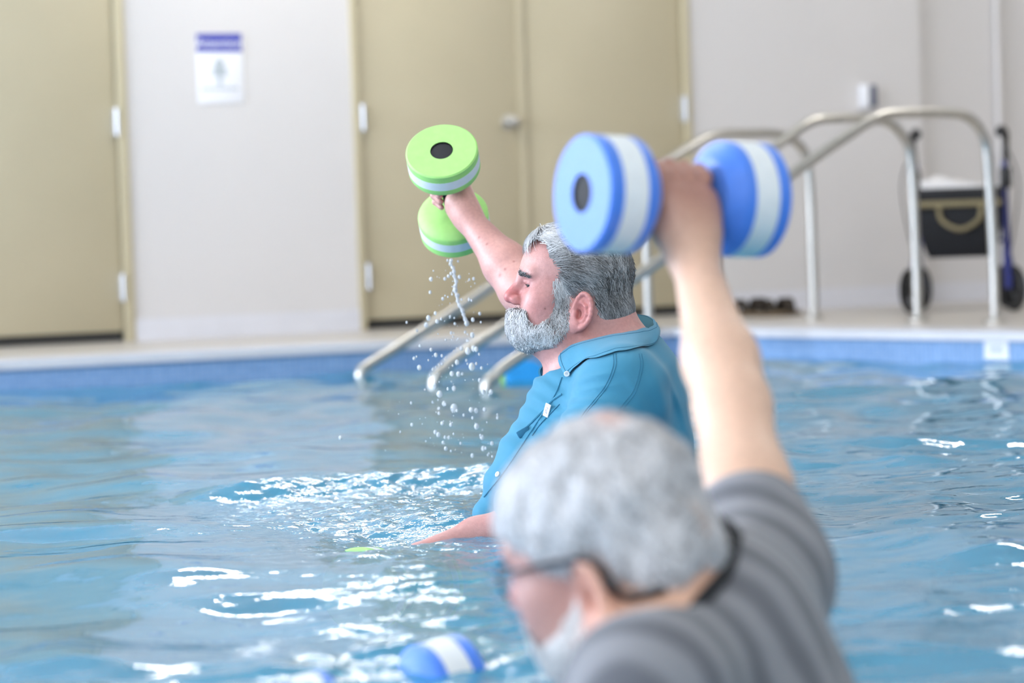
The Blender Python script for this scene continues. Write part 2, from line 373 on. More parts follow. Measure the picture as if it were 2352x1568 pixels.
# other walls, ceiling
def slab(name, c, h, m, label): b = MB(); b.box(c, h); return structure(b.build(name, m, None, False), label)
def wall_with_windows(name, axis, pos, lo, hi, centres, half, z0, z1, label):
    b = MB(); cuts = sorted(centres); s0 = lo
    def put(a_, b_, za, zb):
        if axis == 'x': b.box((pos, (a_ + b_) / 2, (za + zb) / 2), (0.1, (b_ - a_) / 2, (zb - za) / 2))
        else: b.box(((a_ + b_) / 2, pos, (za + zb) / 2), ((b_ - a_) / 2, 0.1, (zb - za) / 2))
    for c in cuts: put(s0, c - half, DECK - 0.1, CEIL); put(c - half, c + half, DECK - 0.1, z0); put(c - half, c + half, z1, CEIL); s0 = c + half
    put(s0, hi, DECK - 0.1, CEIL); return structure(b.build(name, M['wall'], None, False), label)
wall_with_windows('wall_left', 'x', BX0 - 0.1, BY0, 13.0, WIN_Y, 1.25, 1.15, 3.45, 'long wall with windows to the left of the pool')
wall_with_windows('wall_rear', 'y', BY0 - 0.1, BX0, BX1, REAR_X, 1.35, 1.35, 3.45, 'wall with windows behind the camera')
slab('wall_right', (BX1 + 0.1, 8.4, 2.1), (0.1, 12.7, 2.25), M['wall'], 'wall to the right of the pool')
slab('ceiling', ((BX0 + BX1) / 2, 8.4, CEIL + 0.05), ((BX1 - BX0) / 2 + 0.2, 12.8, 0.05), M['ceiling'], 'white ceiling')
wn = 0
def window(c, half, z0, z1, axis):
    global wn; wn += 1
    r = bpy.data.objects.new('window_%d' % wn, None); COL.objects.link(r); r.location = (c[0], c[1], z0); structure(r, 'tall window letting daylight into the pool hall')
    ax = np.array([0, 1.0, 0]) if axis == 'x' else np.array([1.0, 0, 0]); nn = np.array([1.0, 0, 0]) if axis == 'x' else np.array([0, 1.0, 0]); c = np.array([c[0], c[1], 0.0])
    b = MB()
    for s in (-1, 0, 1): b.box(c + s * (half - 0.03) * ax + (z0 + z1) / 2 * ZA, (0.03, 0.03, (z1 - z0) / 2), (ax, nn, ZA))
    for z in (z0 + 0.03, z1 - 0.03): b.box(c + z * ZA, (half, 0.03, 0.03), (ax, nn, ZA))
    b.build('window_frame', M['white'], r, False)
    for s in (-1, 1):
        b = MB(); b.box(c + s * half / 2 * ax + (z0 + z1) / 2 * ZA, (half / 2 - 0.04, 0.004, (z1 - z0) / 2 - 0.05), (ax, nn, ZA)); b.build('pane', M['glass'], r, False)
for y in WIN_Y: window((BX0 - 0.1, y), 1.25, 1.15, 3.45, 'x')
for x in REAR_X: window((x, BY0 - 0.1), 1.35, 1.35, 3.45, 'y')
# ceiling lamps
LAMPS = [(x, y) for y in (1.0, 6.5, 12.1) for x in (-4.6, -0.75, 2.6, 6.4)]
LZ = 3.1
for k, (x, y) in enumerate(LAMPS):
    LZ = 2.65 if y > 10 else 3.2
    r = empty('pendant_lamp', (x, y, LZ), 'long white tube lamp hung from the ceiling above the pool', 'lamp', 'hanging lamps above the pool')
    b = MB()
    for s in (-1, 1): b.lathe((x + s * 0.55, y, LZ), (s, 0, 0), [(-0.01, 0.074), (0.03, 0.074), (0.045, 0.05)], 20)
    b.box((x, y, LZ + 0.074), (0.55, 0.015, 0.006)); b.build('lamp_housing', M['white'], r)
    b = MB(); b.lathe((x, y, LZ), (1, 0, 0), [(-0.55, 0.068), (0.55, 0.068)], 20); b.build('diffuser', M['lamp'], r)
    for s in (-1, 1): b = MB(); b.tube([(x + s * 0.5, y, LZ + 0.07), (x + s * 0.5, y, CEIL)], 0.004, 6); b.build('suspension_cable', M['steel'], r)

# ------------------------------------------------------------------ water
def spaced(lo, hi, fine_lo, fine_hi, fine, coarse):
    out = [fine_lo]; 
    while out[-1] < fine_hi: out.append(out[-1] + fine)
    st = fine
    while out[-1] < hi: st = min(st * 1.06, coarse); out.append(out[-1] + st)
    st = fine; left = [fine_lo]
    while left[-1] > lo: st = min(st * 1.06, coarse); left.append(left[-1] - st)
    return np.array(left[::-1][:-1] + out)
gx = spaced(pl_far[0] - 0.05, pr_far[0] + 0.05, -1.3, 1.5, 0.011, 0.08)
gy = spaced(-2.45, 12.5, 2.6, 8.0, 0.011, 0.035)
X, Y = np.meshgrid(gx, gy)
Z = np.zeros_like(X)
wr = np.random.default_rng(5)
def waves(n, lmin, lmax, slope, main, spread):
    z = np.zeros_like(X)
    for i in range(n):
        lam = lmin * (lmax / lmin) ** wr.random(); k = 2 * math.pi / lam; th = main + spread * (wr.random() * 2 - 1)
        a = slope * math.sqrt(2 / n) / k
        ph = k * (X * math.cos(th) + Y * math.sin(th)) + 6.28 * wr.random()
        z += a * np.sin(ph + 0.5 * np.sin(0.31 * ph + i))
    return z
Z += waves(14, 0.5, 1.5, 0.048, 1.9, 1.4)
base = waves(30, 0.2, 0.7, 0.082, 1.75, 1.5)
fine = waves(30, 0.06, 0.2, 0.06, 1.6, 1.5)
busy = waves(46, 0.022, 0.085, 0.22, 1.6, 1.9)
def blob(x, y, sx, sy, p=2.0): return np.exp(-(np.abs((X - x) / sx) ** p + np.abs((Y - y) / sy) ** p))
patch = 0.5 + 0.5 * np.sin(1.7 * X + 0.9 * Y + 1.1 * np.sin(1.3 * Y - 0.6 * X) + 0.6)      # calm and ruffled areas
right = 1 / (1 + np.exp(-(X - 0.25) * 4))
Z += base * (0.72 + 0.35 * right) + fine * (0.15 + 0.3 * patch + 0.55 * right * np.exp(-((Y - 6.2) / 2.4) ** 2))
# the churned patch beside the man in the teal shirt, with its raised crest
wx, wy = -0.28, 6.15
env = np.clip(blob(wx, 6.2, 0.42, 0.55, 3) + 0.85 * blob(-0.18, 5.4, 0.32, 0.6) , 0, 1)
Z += busy * env * 0.85
crest_y = 6.55 + 0.25 * (X + 0.25)
Z += 0.042 * np.exp(-((Y - crest_y) / 0.16) ** 2) * np.clip(1 - ((X + 0.25) / 0.52) ** 4, 0, 1) * (0.75 + 0.25 * np.sin(9 * X + 1))
Z -= 0.018 * np.exp(-((Y - crest_y + 0.32) / 0.2) ** 2) * np.clip(1 - ((X + 0.25) / 0.55) ** 4, 0, 1)
# stirred water round the second blue dumbbell and the man in grey
env2 = np.clip(blob(-0.16, 3.7, 0.24, 0.32) + 0.7 * blob(-0.14, 4.4, 0.2, 0.6) + 0.5 * blob(0.6, 3.9, 0.4, 0.5) + 0.5 * blob(-0.02, 4.0, 0.12, 0.3), 0, 1)
Z += busy * env2 * 0.45 + fine * env2 * 1.3
# calm swell close by, fade small waves into the far edge
Z *= np.clip((12.9 - Y) / 1.5, 0.5, 1)
ny, nx = X.shape
keep = np.ones((ny - 1, nx - 1), bool)
pc = np.stack([(X[:-1, :-1] + X[1:, 1:]) / 2, (Y[:-1, :-1] + Y[1:, 1:]) / 2], -1)
def side(p, a, d): return (p[..., 0] - a[0]) * d[1] - (p[..., 1] - a[1]) * d[0]
keep &= (pc[..., 1] - (corner[1] + 0.42 * (pc[..., 0] - corner[0]))) < 0.05
nR = np.array([-RD[1], RD[0]]); nR = nR if nR[0] > 0 else -nR
keep &= ((pc[..., 0] - corner[0]) * nR[0] + (pc[..., 1] - corner[1]) * nR[1]) < 0.05
idx = np.arange(ny * nx).reshape(ny, nx)
q = np.stack([idx[:-1, :-1], idx[:-1, 1:], idx[1:, 1:], idx[1:, :-1]], -1)[keep]
used = np.zeros(ny * nx, bool); used[q.ravel()] = True; remap = np.cumsum(used) - 1
wv = np.stack([X, Y, Z], -1).reshape(-1, 3)[used]
chn = np.clip(env + 0.75 * env2, 0, 1).reshape(-1)[used]
water = mesh_obj('pool_water', wv, remap[q], M['water'], colours=np.stack([chn] * 3, 1)); tag(water, 'rippled turquoise pool water with bright glints', 'water', None, 'stuff')
def water_z(x, y):
    i = int(np.clip(np.searchsorted(gx, x), 1, nx - 1)); j = int(np.clip(np.searchsorted(gy, y), 1, ny - 1)); return float(Z[j, i])
del q, used, remap, wv

# ------------------------------------------------------------------ handrails
RAILDIR = nrm([0.775, 0.632, 0]); RAILN = np.array([RAILDIR[1], -RAILDIR[0], 0])
def rail(name, bottom, pts, post_px, mids, label):
    p0 = on_z(bottom[0], bottom[1], 0.0)
    P = [on_plane(x, y, p0, RAILN) for x, y in pts]
    r = empty(name, (p0[0], p0[1], DECK), label, 'handrail', 'stainless handrails of the pool steps')
    b0 = P[0] + np.array([0, 0, -0.5]) - RAILDIR * 0.01
    foot = on_plane(post_px[0], post_px[1], p0, RAILN).copy(); foot[2] = DECK
    path = [b0, P[0] - 0.25 * ZA] + P + [foot + 0.3 * ZA, foot]
    b = MB(); b.tube(curve(path, 8), 0.0215, 14); b.build('rail', M['steel'], r)
    b = MB(); b.lathe(foot, ZA, [(0, 0.05), (0.008, 0.05), (0.018, 0.036), (0.02, 0.022)], 20); b.build('base_flange', M['steel'], r)
    for (mx, my) in mids:
        t = on_plane(mx, my, p0, RAILN); z0 = DECK
        b = MB(); b.tube([(t[0], t[1], z0), (t[0], t[1], t[2] + 0.0)], 0.0215, 14); pst = b.build('post', M['steel'], r)
        b = MB(); b.lathe((t[0], t[1], z0), ZA, [(0, 0.05), (0.008, 0.05), (0.018, 0.036), (0.02, 0.022)], 20); b.build('base_flange', M['steel'], pst)
    return r
rail('handrail', (830, 870), [(826, 868), (848, 838), (900, 806), (970, 760), (1130, 656), (1330, 512), (1500, 395), (1600, 328), (1650, 309), (1720, 306), (1790, 308), (1832, 330), (1856, 384)], (1870, 732), [(1480, 408)], 'stainless handrail farthest from the swimmers, ending at the leftmost deck post')
rail('handrail', (1000, 886), [(996, 884), (1016, 850), (1060, 814), (1160, 748), (1360, 622), (1560, 484), (1700, 390), (1800, 322), (1858, 282), (1900, 272), (1990, 271), (2045, 284), (2082, 326), (2094, 385)], (2108, 736), [(1640, 432)], 'stainless handrail in the middle of the three, curving down left of the rollator')
rail('handrail', (1120, 900), [(1116, 898), (1134, 866), (1168, 836), (1250, 782), (1480, 622), (1640, 516), (1805, 408), (1960, 302), (2020, 268), (2070, 260), (2180, 259), (2228, 272), (2260, 316), (2270, 380)], (2286, 738), [], 'stainless handrail nearest the camera, curving down in front of the rollator')

# ------------------------------------------------------------------ sign and wall fittings
M['sign_white'] = mat('sign_enamel', (0.86, 0.87, 0.92), 0.35); M['sign_blue'] = mat('sign_blue_print', srgb(62, 70, 168), 0.4); M['sign_grey'] = mat('sign_grey_print', srgb(176, 186, 192), 0.5)
t0, z1 = wt(449, 77); t1, z0 = wt(561, 236); tc_ = (t0 + t1) / 2; sw = t1 - t0; sh = z1 - z0
r = empty('wall_sign', wp(tc_, 0.0, z0), 'white notice with a violet-blue header on the pale wall', 'sign')
b = MB(); wbox(b, t0, t1, 0.0, 0.006, z0, z1, 0.002); b.build('sign_plate', M['sign_white'], r)
b = MB(); wbox(b, t0 + 0.001, t1 - 0.004, 0.006, 0.0075, z1 - 0.27 * sh, z1 - 0.001); hd = b.build('sign_header', M['sign_blue'], r, False)
text_mesh('Attention', 0.058, wp(tc_ - 0.002, 0.0083, z1 - 0.145 * sh), E, ZA, 0.001, M['sign_white'], 'header_lettering', hd)
b = MB()
b.lathe(wp(tc_ - 0.004, 0.006, z0 + 0.57 * sh), NW, [(0, 0.022), (0.0012, 0.022)], 20)
wbox(b, tc_ - 0.035, tc_ + 0.027, 0.006, 0.0072, z0 + 0.38 * sh, z0 + 0.52 * sh); wbox(b, tc_ - 0.015, tc_ + 0.007, 0.006, 0.0072, z0 + 0.26 * sh, z0 + 0.36 * sh)
b.build('pictogram', M['sign_grey'], r, False)
b = MB(); tt = t0 + 0.016
while tt < t1 - 0.03:
    w_ = random.uniform(0.008, 0.02); wbox(b, tt, tt + w_, 0.006, 0.0071, z0 + 0.185 * sh, z0 + 0.225 * sh); tt += w_ + 0.004
b.build('print_line', M['sign_grey'], r, False)
# small box on the wall above the rails
t0, z1 = wt(1972, 195); t1, z0 = wt(2006, 248)
r = empty('wall_dispenser', wp((t0 + t1) / 2, 0, z0), 'small white and grey dispenser box on the wall above the rails', 'dispenser')
b = MB(); wbox(b, t0, t0 + (t1 - t0) * 0.45, 0, 0.05, z0, z1, 0.004); b.build('cover', M['white'], r)
M['slate'] = mat('slate_grey_plastic', srgb(96, 102, 124), 0.5)
b = MB(); wbox(b, t0 + (t1 - t0) * 0.45, t1, 0, 0.042, z0 + 0.004, z1 - 0.004, 0.004); b.build('side_panel', M['slate'], r)
# depth plate on the pool wall
P0 = np.array([*corner, 0.0]); RD3 = np.array([*RD, 0.0]); RN3 = np.array([-nR[0], -nR[1], 0.0])
a_ = on_plane(2262, 771, P0, RN3); c_ = on_plane(2318, 826, P0, RN3); e0 = np.dot(a_ - P0, RD3); e1 = np.dot(c_ - P0, RD3)
r = empty('depth_plate', P0 + RD3 * (e0 + e1) / 2 + np.array([0, 0, c_[2]]), 'white square marker plate on the blue pool tiles below the rollator', 'sign')
def pbox(b, ea, eb, n0, n1, za, zb): return b.box(P0 + RD3 * (ea + eb) / 2 + RN3 * (n0 + n1) / 2 + ZA * (za + zb) / 2, ((eb - ea) / 2, (n1 - n0) / 2, (zb - za) / 2), (RD3, RN3, ZA))
zz0, zz1 = c_[2], min(a_[2], DECK - 0.028)
b = MB(); pbox(b, e0, e1, 0.0, 0.004, zz0, zz1); b.build('plate', M['sign_white'], r, False)
b = MB()
for k in range(7):
    q0 = e0 + (e1 - e0) * (0.24 + 0.08 * k); pbox(b, q0, q0 + (e1 - e0) * 0.035, 0.004, 0.0048, zz0 + 0.28 * (zz1 - zz0), zz0 + 0.72 * (zz1 - zz0))
b.build('grey_print', M['sign_grey'], r, False)

# ------------------------------------------------------------------ sandals on the deck
M['sandal'] = vary(mat('dark_sandal', srgb(52, 44, 36), 0.8), 40, 0.3); M['sandal_sole'] = vary(mat('tan_sole', srgb(120, 104, 84), 0.85), 40, 0.15)
def sandal(px, label):
    c = on_z(px, 726, DECK); c[2] = DECK; r = empty('sandal', c, label, 'sandal', 'pair of sandals on the deck')
    ax = nrm([0.9, 0.42, 0]); ay = np.array([-ax[1], ax[0], 0]); n = 24; v = []; f = []
    prof = lambda t: 0.042 + 0.012 * math.sin(2 * t - 0.4)
    ring = [(0.125 * math.cos(t), prof(t) * math.sin(t)) for t in [2 * math.pi * i / n for i in range(n)]]
    for z in (0, 0.024): v += [c + x * ax + y * ay + z * ZA for x, y in ring]
    f = [tuple(range(n))[::-1], tuple(range(n, 2 * n))] + [(i, (i + 1) % n, (i + 1) % n + n, i + n) for i in range(n)]
    o = mesh_obj('sole', v, f, M['sandal_sole'], r); sharp(o)
    for (xo, h, w) in ((-0.065, 0.058, 0.022), (0.035, 0.062, 0.03)):
        b = MB(); arc = [c + xo * ax + math.cos(g) * 0.046 * ay + (0.02 + math.sin(g) * h) * ZA for g in np.linspace(0, math.pi, 13)]
        v = []; 
        for p in arc: v += [p - w * ax, p + w * ax, p + w * ax + 0.006 * ZA, p - w * ax + 0.006 * ZA]
        fs = [(0, 1, 2, 3), (51, 50, 49, 48)]
        for i in range(12):
            for k in range(4): fs.append((i * 4 + k, i * 4 + (k + 1) % 4, i * 4 + 4 + (k + 1) % 4, i * 4 + 4 + k))
        o = mesh_obj('strap', v, fs, M['sandal'], r); sharp(o)
    b = MB(); b.tube(curve([c - 0.1 * ax + 0.035 * ay + 0.02 * ZA, c - 0.122 * ax + 0.05 * ZA, c - 0.1 * ax - 0.035 * ay + 0.02 * ZA], 6), 0.008, 8); b.build('heel_strap', M['sandal'], r)
sandal(1728, 'dark sandal on the deck, left one of the pair'); sandal(1790, 'dark sandal on the deck, right one beside the rail post')

# ------------------------------------------------------------------ rollator
M['roll_blue'] = vary(mat('navy_frame_paint', srgb(28, 38, 110), 0.35), 20, 0.1); M['black'] = vary(mat('black_plastic', (0.008, 0.008, 0.009), 0.5), 30, 0.15)
M['bag'] = vary(mat('black_bag_cloth', srgb(12, 14, 20), 0.85), 25, 0.25, 0.2, 200); M['khaki'] = vary(mat('khaki_webbing', srgb(122, 112, 84), 0.8), 60, 0.12); M['towel'] = vary(mat('white_towel', srgb(222, 220, 220), 0.9), 30, 0.05, 0.5, 120)
rc = on_z(2212, 716, DECK); rc[2] = DECK
ra = nrm([0.93, -0.16, 0]); rb = np.array([-ra[1], ra[0], 0])            # across, and away from the camera
r = empty('rollator', rc, 'navy blue wheeled walker with black bag and white towel on its seat', 'walker')
def rp(a, b_, z): return rc + a * ra + b_ * rb + z * ZA
def wheel(c):
    c = np.asarray(c); ax = nrm(0.88 * ra + 0.45 * rb)
    b = MB(); b.lathe(c - 0.016 * ax, ax, [(0, 0.075), (0, 0.098), (0.008, 0.106), (0.024, 0.106), (0.032, 0.098), (0.032, 0.075)], 28, False)
    b.f += [tuple(reversed(x)) for x in []]
    o = b.build('wheel', M['black'], r)
    b = MB(); b.lathe(c - 0.012 * ax, ax, [(0, 0.02), (0.024, 0.02)], 16)
    u1 = nrm(np.cross(ax, ZA)); u2 = np.cross(ax, u1)
    for k in range(5):
        g = 2 * math.pi * k / 5; d = math.cos(g) * u1 + math.sin(g) * u2; b.tube([c + 0.01 * d, c + 0.08 * d], 0.008, 6)
    b.tube([c + 0.078 * (math.cos(g) * u1 + math.sin(g) * u2) for g in np.linspace(0, 2 * math.pi, 25)], 0.006, 6, False)
    b.build('wheel_hub', M['black'], o)
for sa in (-1, 1):
    wheel(rp(sa * 0.235, -0.05, 0.106)); wheel(rp(sa * 0.205, 0.4, 0.106))
    b = MB(); b.tube(curve([rp(sa * 0.215, -0.05, 0.2), rp(sa * 0.21, 0.02, 0.35), rp(sa * 0.205, 0.12, 0.56)], 6), 0.016, 10); b.build('front_leg', M['roll_blue'], r)
    b = MB(); b.tube([rp(sa * 0.215, -0.05, 0.106), rp(sa * 0.215, -0.05, 0.25)], 0.02, 10); b.build('fork', M['roll_blue'], r)
    b = MB(); b.tube(curve([rp(sa * 0.205, 0.4, 0.106), rp(sa * 0.205, 0.28, 0.4), rp(sa * 0.205, 0.2, 0.6), rp(sa * 0.21, 0.2, 0.7)], 6), 0.016, 10); b.build('rear_leg', M['roll_blue'], r)
    b = MB(); b.tube(curve([rp(sa * 0.21, 0.2, 0.68), rp(sa * 0.215, 0.22, 0.76), rp(sa * 0.215, 0.2, 0.82), rp(sa * 0.2, 0.1, 0.845), rp(sa * 0.19, 0.02, 0.83)], 6), [0.016] * 12 + [0.021] * 13, 10); b.build('handle', M['black'], r)
    b = MB(); b.tube(curve([rp(sa * 0.215, 0.16, 0.79), rp(sa * 0.21, 0.08, 0.775), rp(sa * 0.205, 0.0, 0.79)], 6), 0.007, 8); b.build('brake_lever', M['black'], r)
    b = MB(); b.box(rp(sa * 0.212, 0.19, 0.62), (0.028, 0.04, 0.05), (ra, rb, ZA), 0.008); b.build('height_clamp', M['black'], r)
    b = MB(); b.tube(curve([rp(sa * 0.215, 0.12, 0.78), rp(sa * 0.27, 0.05, 0.6), rp(sa * 0.24, 0.1, 0.35), rp(sa * 0.205, 0.36, 0.2)], 8), 0.004, 6); b.build('brake_cable', M['black'], r)
b = MB(); b.tube(curve([rp(-0.2, 0.25, 0.33), rp(0, 0.25, 0.29), rp(0.2, 0.25, 0.33)], 8), 0.009, 8); b.build('cross_brace', M['roll_blue'], r)
b = MB(); b.box(rp(0, 0.12, 0.565), (0.2, 0.13, 0.014), (ra, rb, ZA), 0.01); b.build('seat', M['black'], r)
n = 7; vv = []; ff = []
for j, (z, wsc, d0) in enumerate(((0.565, 0.19, 0.0), (0.5, 0.2, -0.045), (0.4, 0.19, -0.06), (0.3, 0.17, -0.05), (0.255, 0.15, -0.02))):
    for i in range(9):
        t = i / 8 * 2 - 1; vv.append(rp(t * wsc, d0 - 0.015 * (1 - t * t), z)); 
    for i in range(9):
        t = 1 - i / 8 * 2; vv.append(rp(t * wsc, 0.12, z))
for j in range(4):
    for i in range(18): ff.append((j * 18 + i, j * 18 + (i + 1) % 18, (j + 1) * 18 + (i + 1) % 18, (j + 1) * 18 + i))
ff += [tuple(range(18))[::-1], tuple(range(72, 90))]
bg = mesh_obj('bag', vv, ff, M['bag'], r); sharp(bg, 0.9)
b = MB(); b.tube(curve([rp(-0.1, -0.055, 0.51), rp(-0.085, -0.085, 0.43), rp(0, -0.1, 0.385), rp(0.085, -0.085, 0.43), rp(0.1, -0.055, 0.51)], 8), 0.011, 8); b.build('bag_handle', M['khaki'], bg)
b = MB(); b.box(rp(0, -0.06, 0.505), (0.19, 0.012, 0.014), (ra, rb, ZA), 0.004); b.build('bag_band', M['khaki'], bg)
for k, (a0, a1, zz) in enumerate(((-0.18, 0.17, 0.0),)):
    vv = []; ff = []; gxn, gyn = 14, 8
    for j in range(gyn):
        for i in range(gxn):
            a_ = a0 + (a1 - a0) * i / (gxn - 1); b_ = 0.0 + 0.24 * j / (gyn - 1)
            vv.append(rp(a_, b_, 0.6 + 0.035 * math.sin(i * 0.35 + 0.5) * math.sin(j * 0.42 + 0.3) + 0.008 * math.sin(i * 1.7 + j)))
    nn_ = len(vv); vv += [np.asarray(p) - np.array([0, 0, 0.02 + (p[2] - rc[2] - 0.6)]) for p in vv]
    for j in range(gyn - 1):
        for i in range(gxn - 1):
            q0 = j * gxn + i; ff.append((q0, q0 + 1, q0 + 1 + gxn, q0 + gxn)); ff.append((q0 + nn_, q0 + gxn + nn_, q0 + 1 + gxn + nn_, q0 + 1 + nn_))
    bd = [i for i in range(gxn)] + [j * gxn + gxn - 1 for j in range(1, gyn)] + [(gyn - 1) * gxn + i for i in range(gxn - 2, -1, -1)] + [j * gxn for j in range(gyn - 2, 0, -1)]
    for i in range(len(bd)): ff.append((bd[i], bd[(i + 1) % len(bd)], bd[(i + 1) % len(bd)] + nn_, bd[i] + nn_))
    tw = mesh_obj('folded_towel', vv, ff, M['towel']); sharp(tw, 0.9); tag(tw, 'white towel folded on the seat of the walker', 'towel')

# ------------------------------------------------------------------ blue and lime float by the steps
M['float_blue'] = vary(mat('cyan_foam', srgb(20, 150, 226), 0.6), 12, 0.06); M['lime'] = vary(mat('lime_foam', srgb(176, 226, 110), 0.6), 12, 0.05)
fc = on_z(1206, 872, 0.0); fx = nrm([0.95, 0.25, 0]); fy = np.array([-fx[1], fx[0], 0]); fz = nrm(np.cross(fx, fy))
r = empty('pool_float', fc, 'bright blue foam float with a lime edge drifting by the steps', 'float')
tilt = nrm(0.5 * fy + 0.85 * ZA); fn = nrm(np.cross(fx, tilt))
n = 28; ring = [(0.075 * np.sign(math.cos(g)) * abs(math.cos(g)) ** 0.7, 0.06 * np.sign(math.sin(g)) * abs(math.sin(g)) ** 0.8) for g in np.linspace(0, 2 * math.pi, n, endpoint=False)]
for nm, (q0, q1), mm in (('float_body', (-0.02, 0.02), 'float_blue'), ('lime_layer', (0.02, 0.035), 'lime')):
    v = []
    for dq, sc in ((q0, 0.94), (q0 + 0.004, 1.0), (q1 - 0.004, 1.0), (q1, 0.94)): v += [fc + sc * x * fx + sc * y * tilt - fn * dq + 0.012 * ZA - (0.015 if nm == 'lime_layer' else 0) * fx for x, y in ring]
    f = [tuple(range(n))[::-1], tuple(range(3 * n, 4 * n))] + [(j * n + i, j * n + (i + 1) % n, (j + 1) * n + (i + 1) % n, (j + 1) * n + i) for j in range(3) for i in range(n)]
    o = mesh_obj(nm, v, f, M[mm], r); sharp(o)

# ------------------------------------------------------------------ foam dumbbells
M['green_foam'] = vary(mat('green_foam', srgb(170, 226, 128), 0.55), 60, 0.05, 0.15, 400, dist=0.001); M['blue_foam'] = vary(mat('blue_foam', srgb(72, 130, 230), 0.42, sheen=0.3), 60, 0.05, 0.15, 400, dist=0.001)
M['white_foam'] = vary(mat('white_foam', (0.8, 0.83, 0.84), 0.55), 60, 0.03, 0.15, 400, dist=0.001); M['grip'] = vary(mat('black_grip_foam', (0.012, 0.012, 0.014), 0.7), 90, 0.2)
def dumbbell(c, axis, foam, label, R=0.0755, half=0.136, t1=0.02, t2=0.035, t3=0.032, group=None, capm='grip'):
    c = np.asarray(c); ax = nrm(axis); r = empty('foam_dumbbell', c, label, 'dumbbell', group)
    b = MB(); b.lathe(c, ax, [(-half + 0.03, 0.0155), (half - 0.03, 0.0155)], 20); b.build('grip', M['grip'], r)
    for s in (1, -1):
        d = ax * s; e = c + d * half; rr = R
        b = MB(); b.lathe(e, -d, [(0.0, 0.0250), (0.0, rr - 0.003), (0.003, rr), (t1, rr), (t1, 0.0250)], 56, False); o = b.build('foam_disc', M[foam], r)
        b = MB(); b.lathe(e, -d, [(t1, 0.02), (t1, rr + 0.0002), (t1 + t2, rr + 0.0002), (t1 + t2, 0.02)], 56, False); b.build('white_band', M['white_foam'], o)
        b = MB(); z = t1 + t2; b.lathe(e, -d, [(z, 0.02), (z, rr), (z + 0.012, rr), (z + 0.016, rr - 0.002), (z + t3, rr - 0.022), (z + t3 + 0.001, 0.014)], 56, False); b.build('inner_layer', M[foam], o)
        b = MB(); b.lathe(e, -d, [(0.003, 0.0), (0.003, 0.021), (0.004, 0.0251), (0.02, 0.0251)], 32, False); b.build('end_cap', M[capm], o)
    return r
def camdir(x, y, z): return x * RIGHT + y * UP + z * TOW
D1 = 5.68
GREEN_C = unp(1031, 440, 6.28); GREEN_A = nrm(camdir(-0.10, 0.62, 0.775))
dumbbell(GREEN_C, GREEN_A, 'green_foam', 'lime green foam dumbbell held up high, dripping water', R=0.079, half=0.135, t1=0.02, t2=0.024, t3=0.028)
BLUE_C = unp(1546, 452, 3.68); BLUE_A = nrm(camdir(-0.875, 0.01, 0.47))
dumbbell(BLUE_C, BLUE_A, 'blue_foam', 'blue and white foam dumbbell raised overhead by the man in grey')
BLUE2_C = unp(868, 1640, 3.72); BLUE2_A = nrm(camdir(-0.86, -0.18, 0.45))
dumbbell(BLUE2_C, BLUE2_A, 'blue_foam', 'blue and white foam dumbbell half sunk at the water surface')
GREEN2_C = unp(905, 1350, 5.42) ; GREEN2_A = nrm(camdir(-0.45, 0.05, 0.85))
dumbbell(GREEN2_C, GREEN2_A, 'green_foam', 'lime green foam dumbbell under the water beside the churned patch', R=0.079, half=0.135, t1=0.02, t2=0.024, t3=0.028)

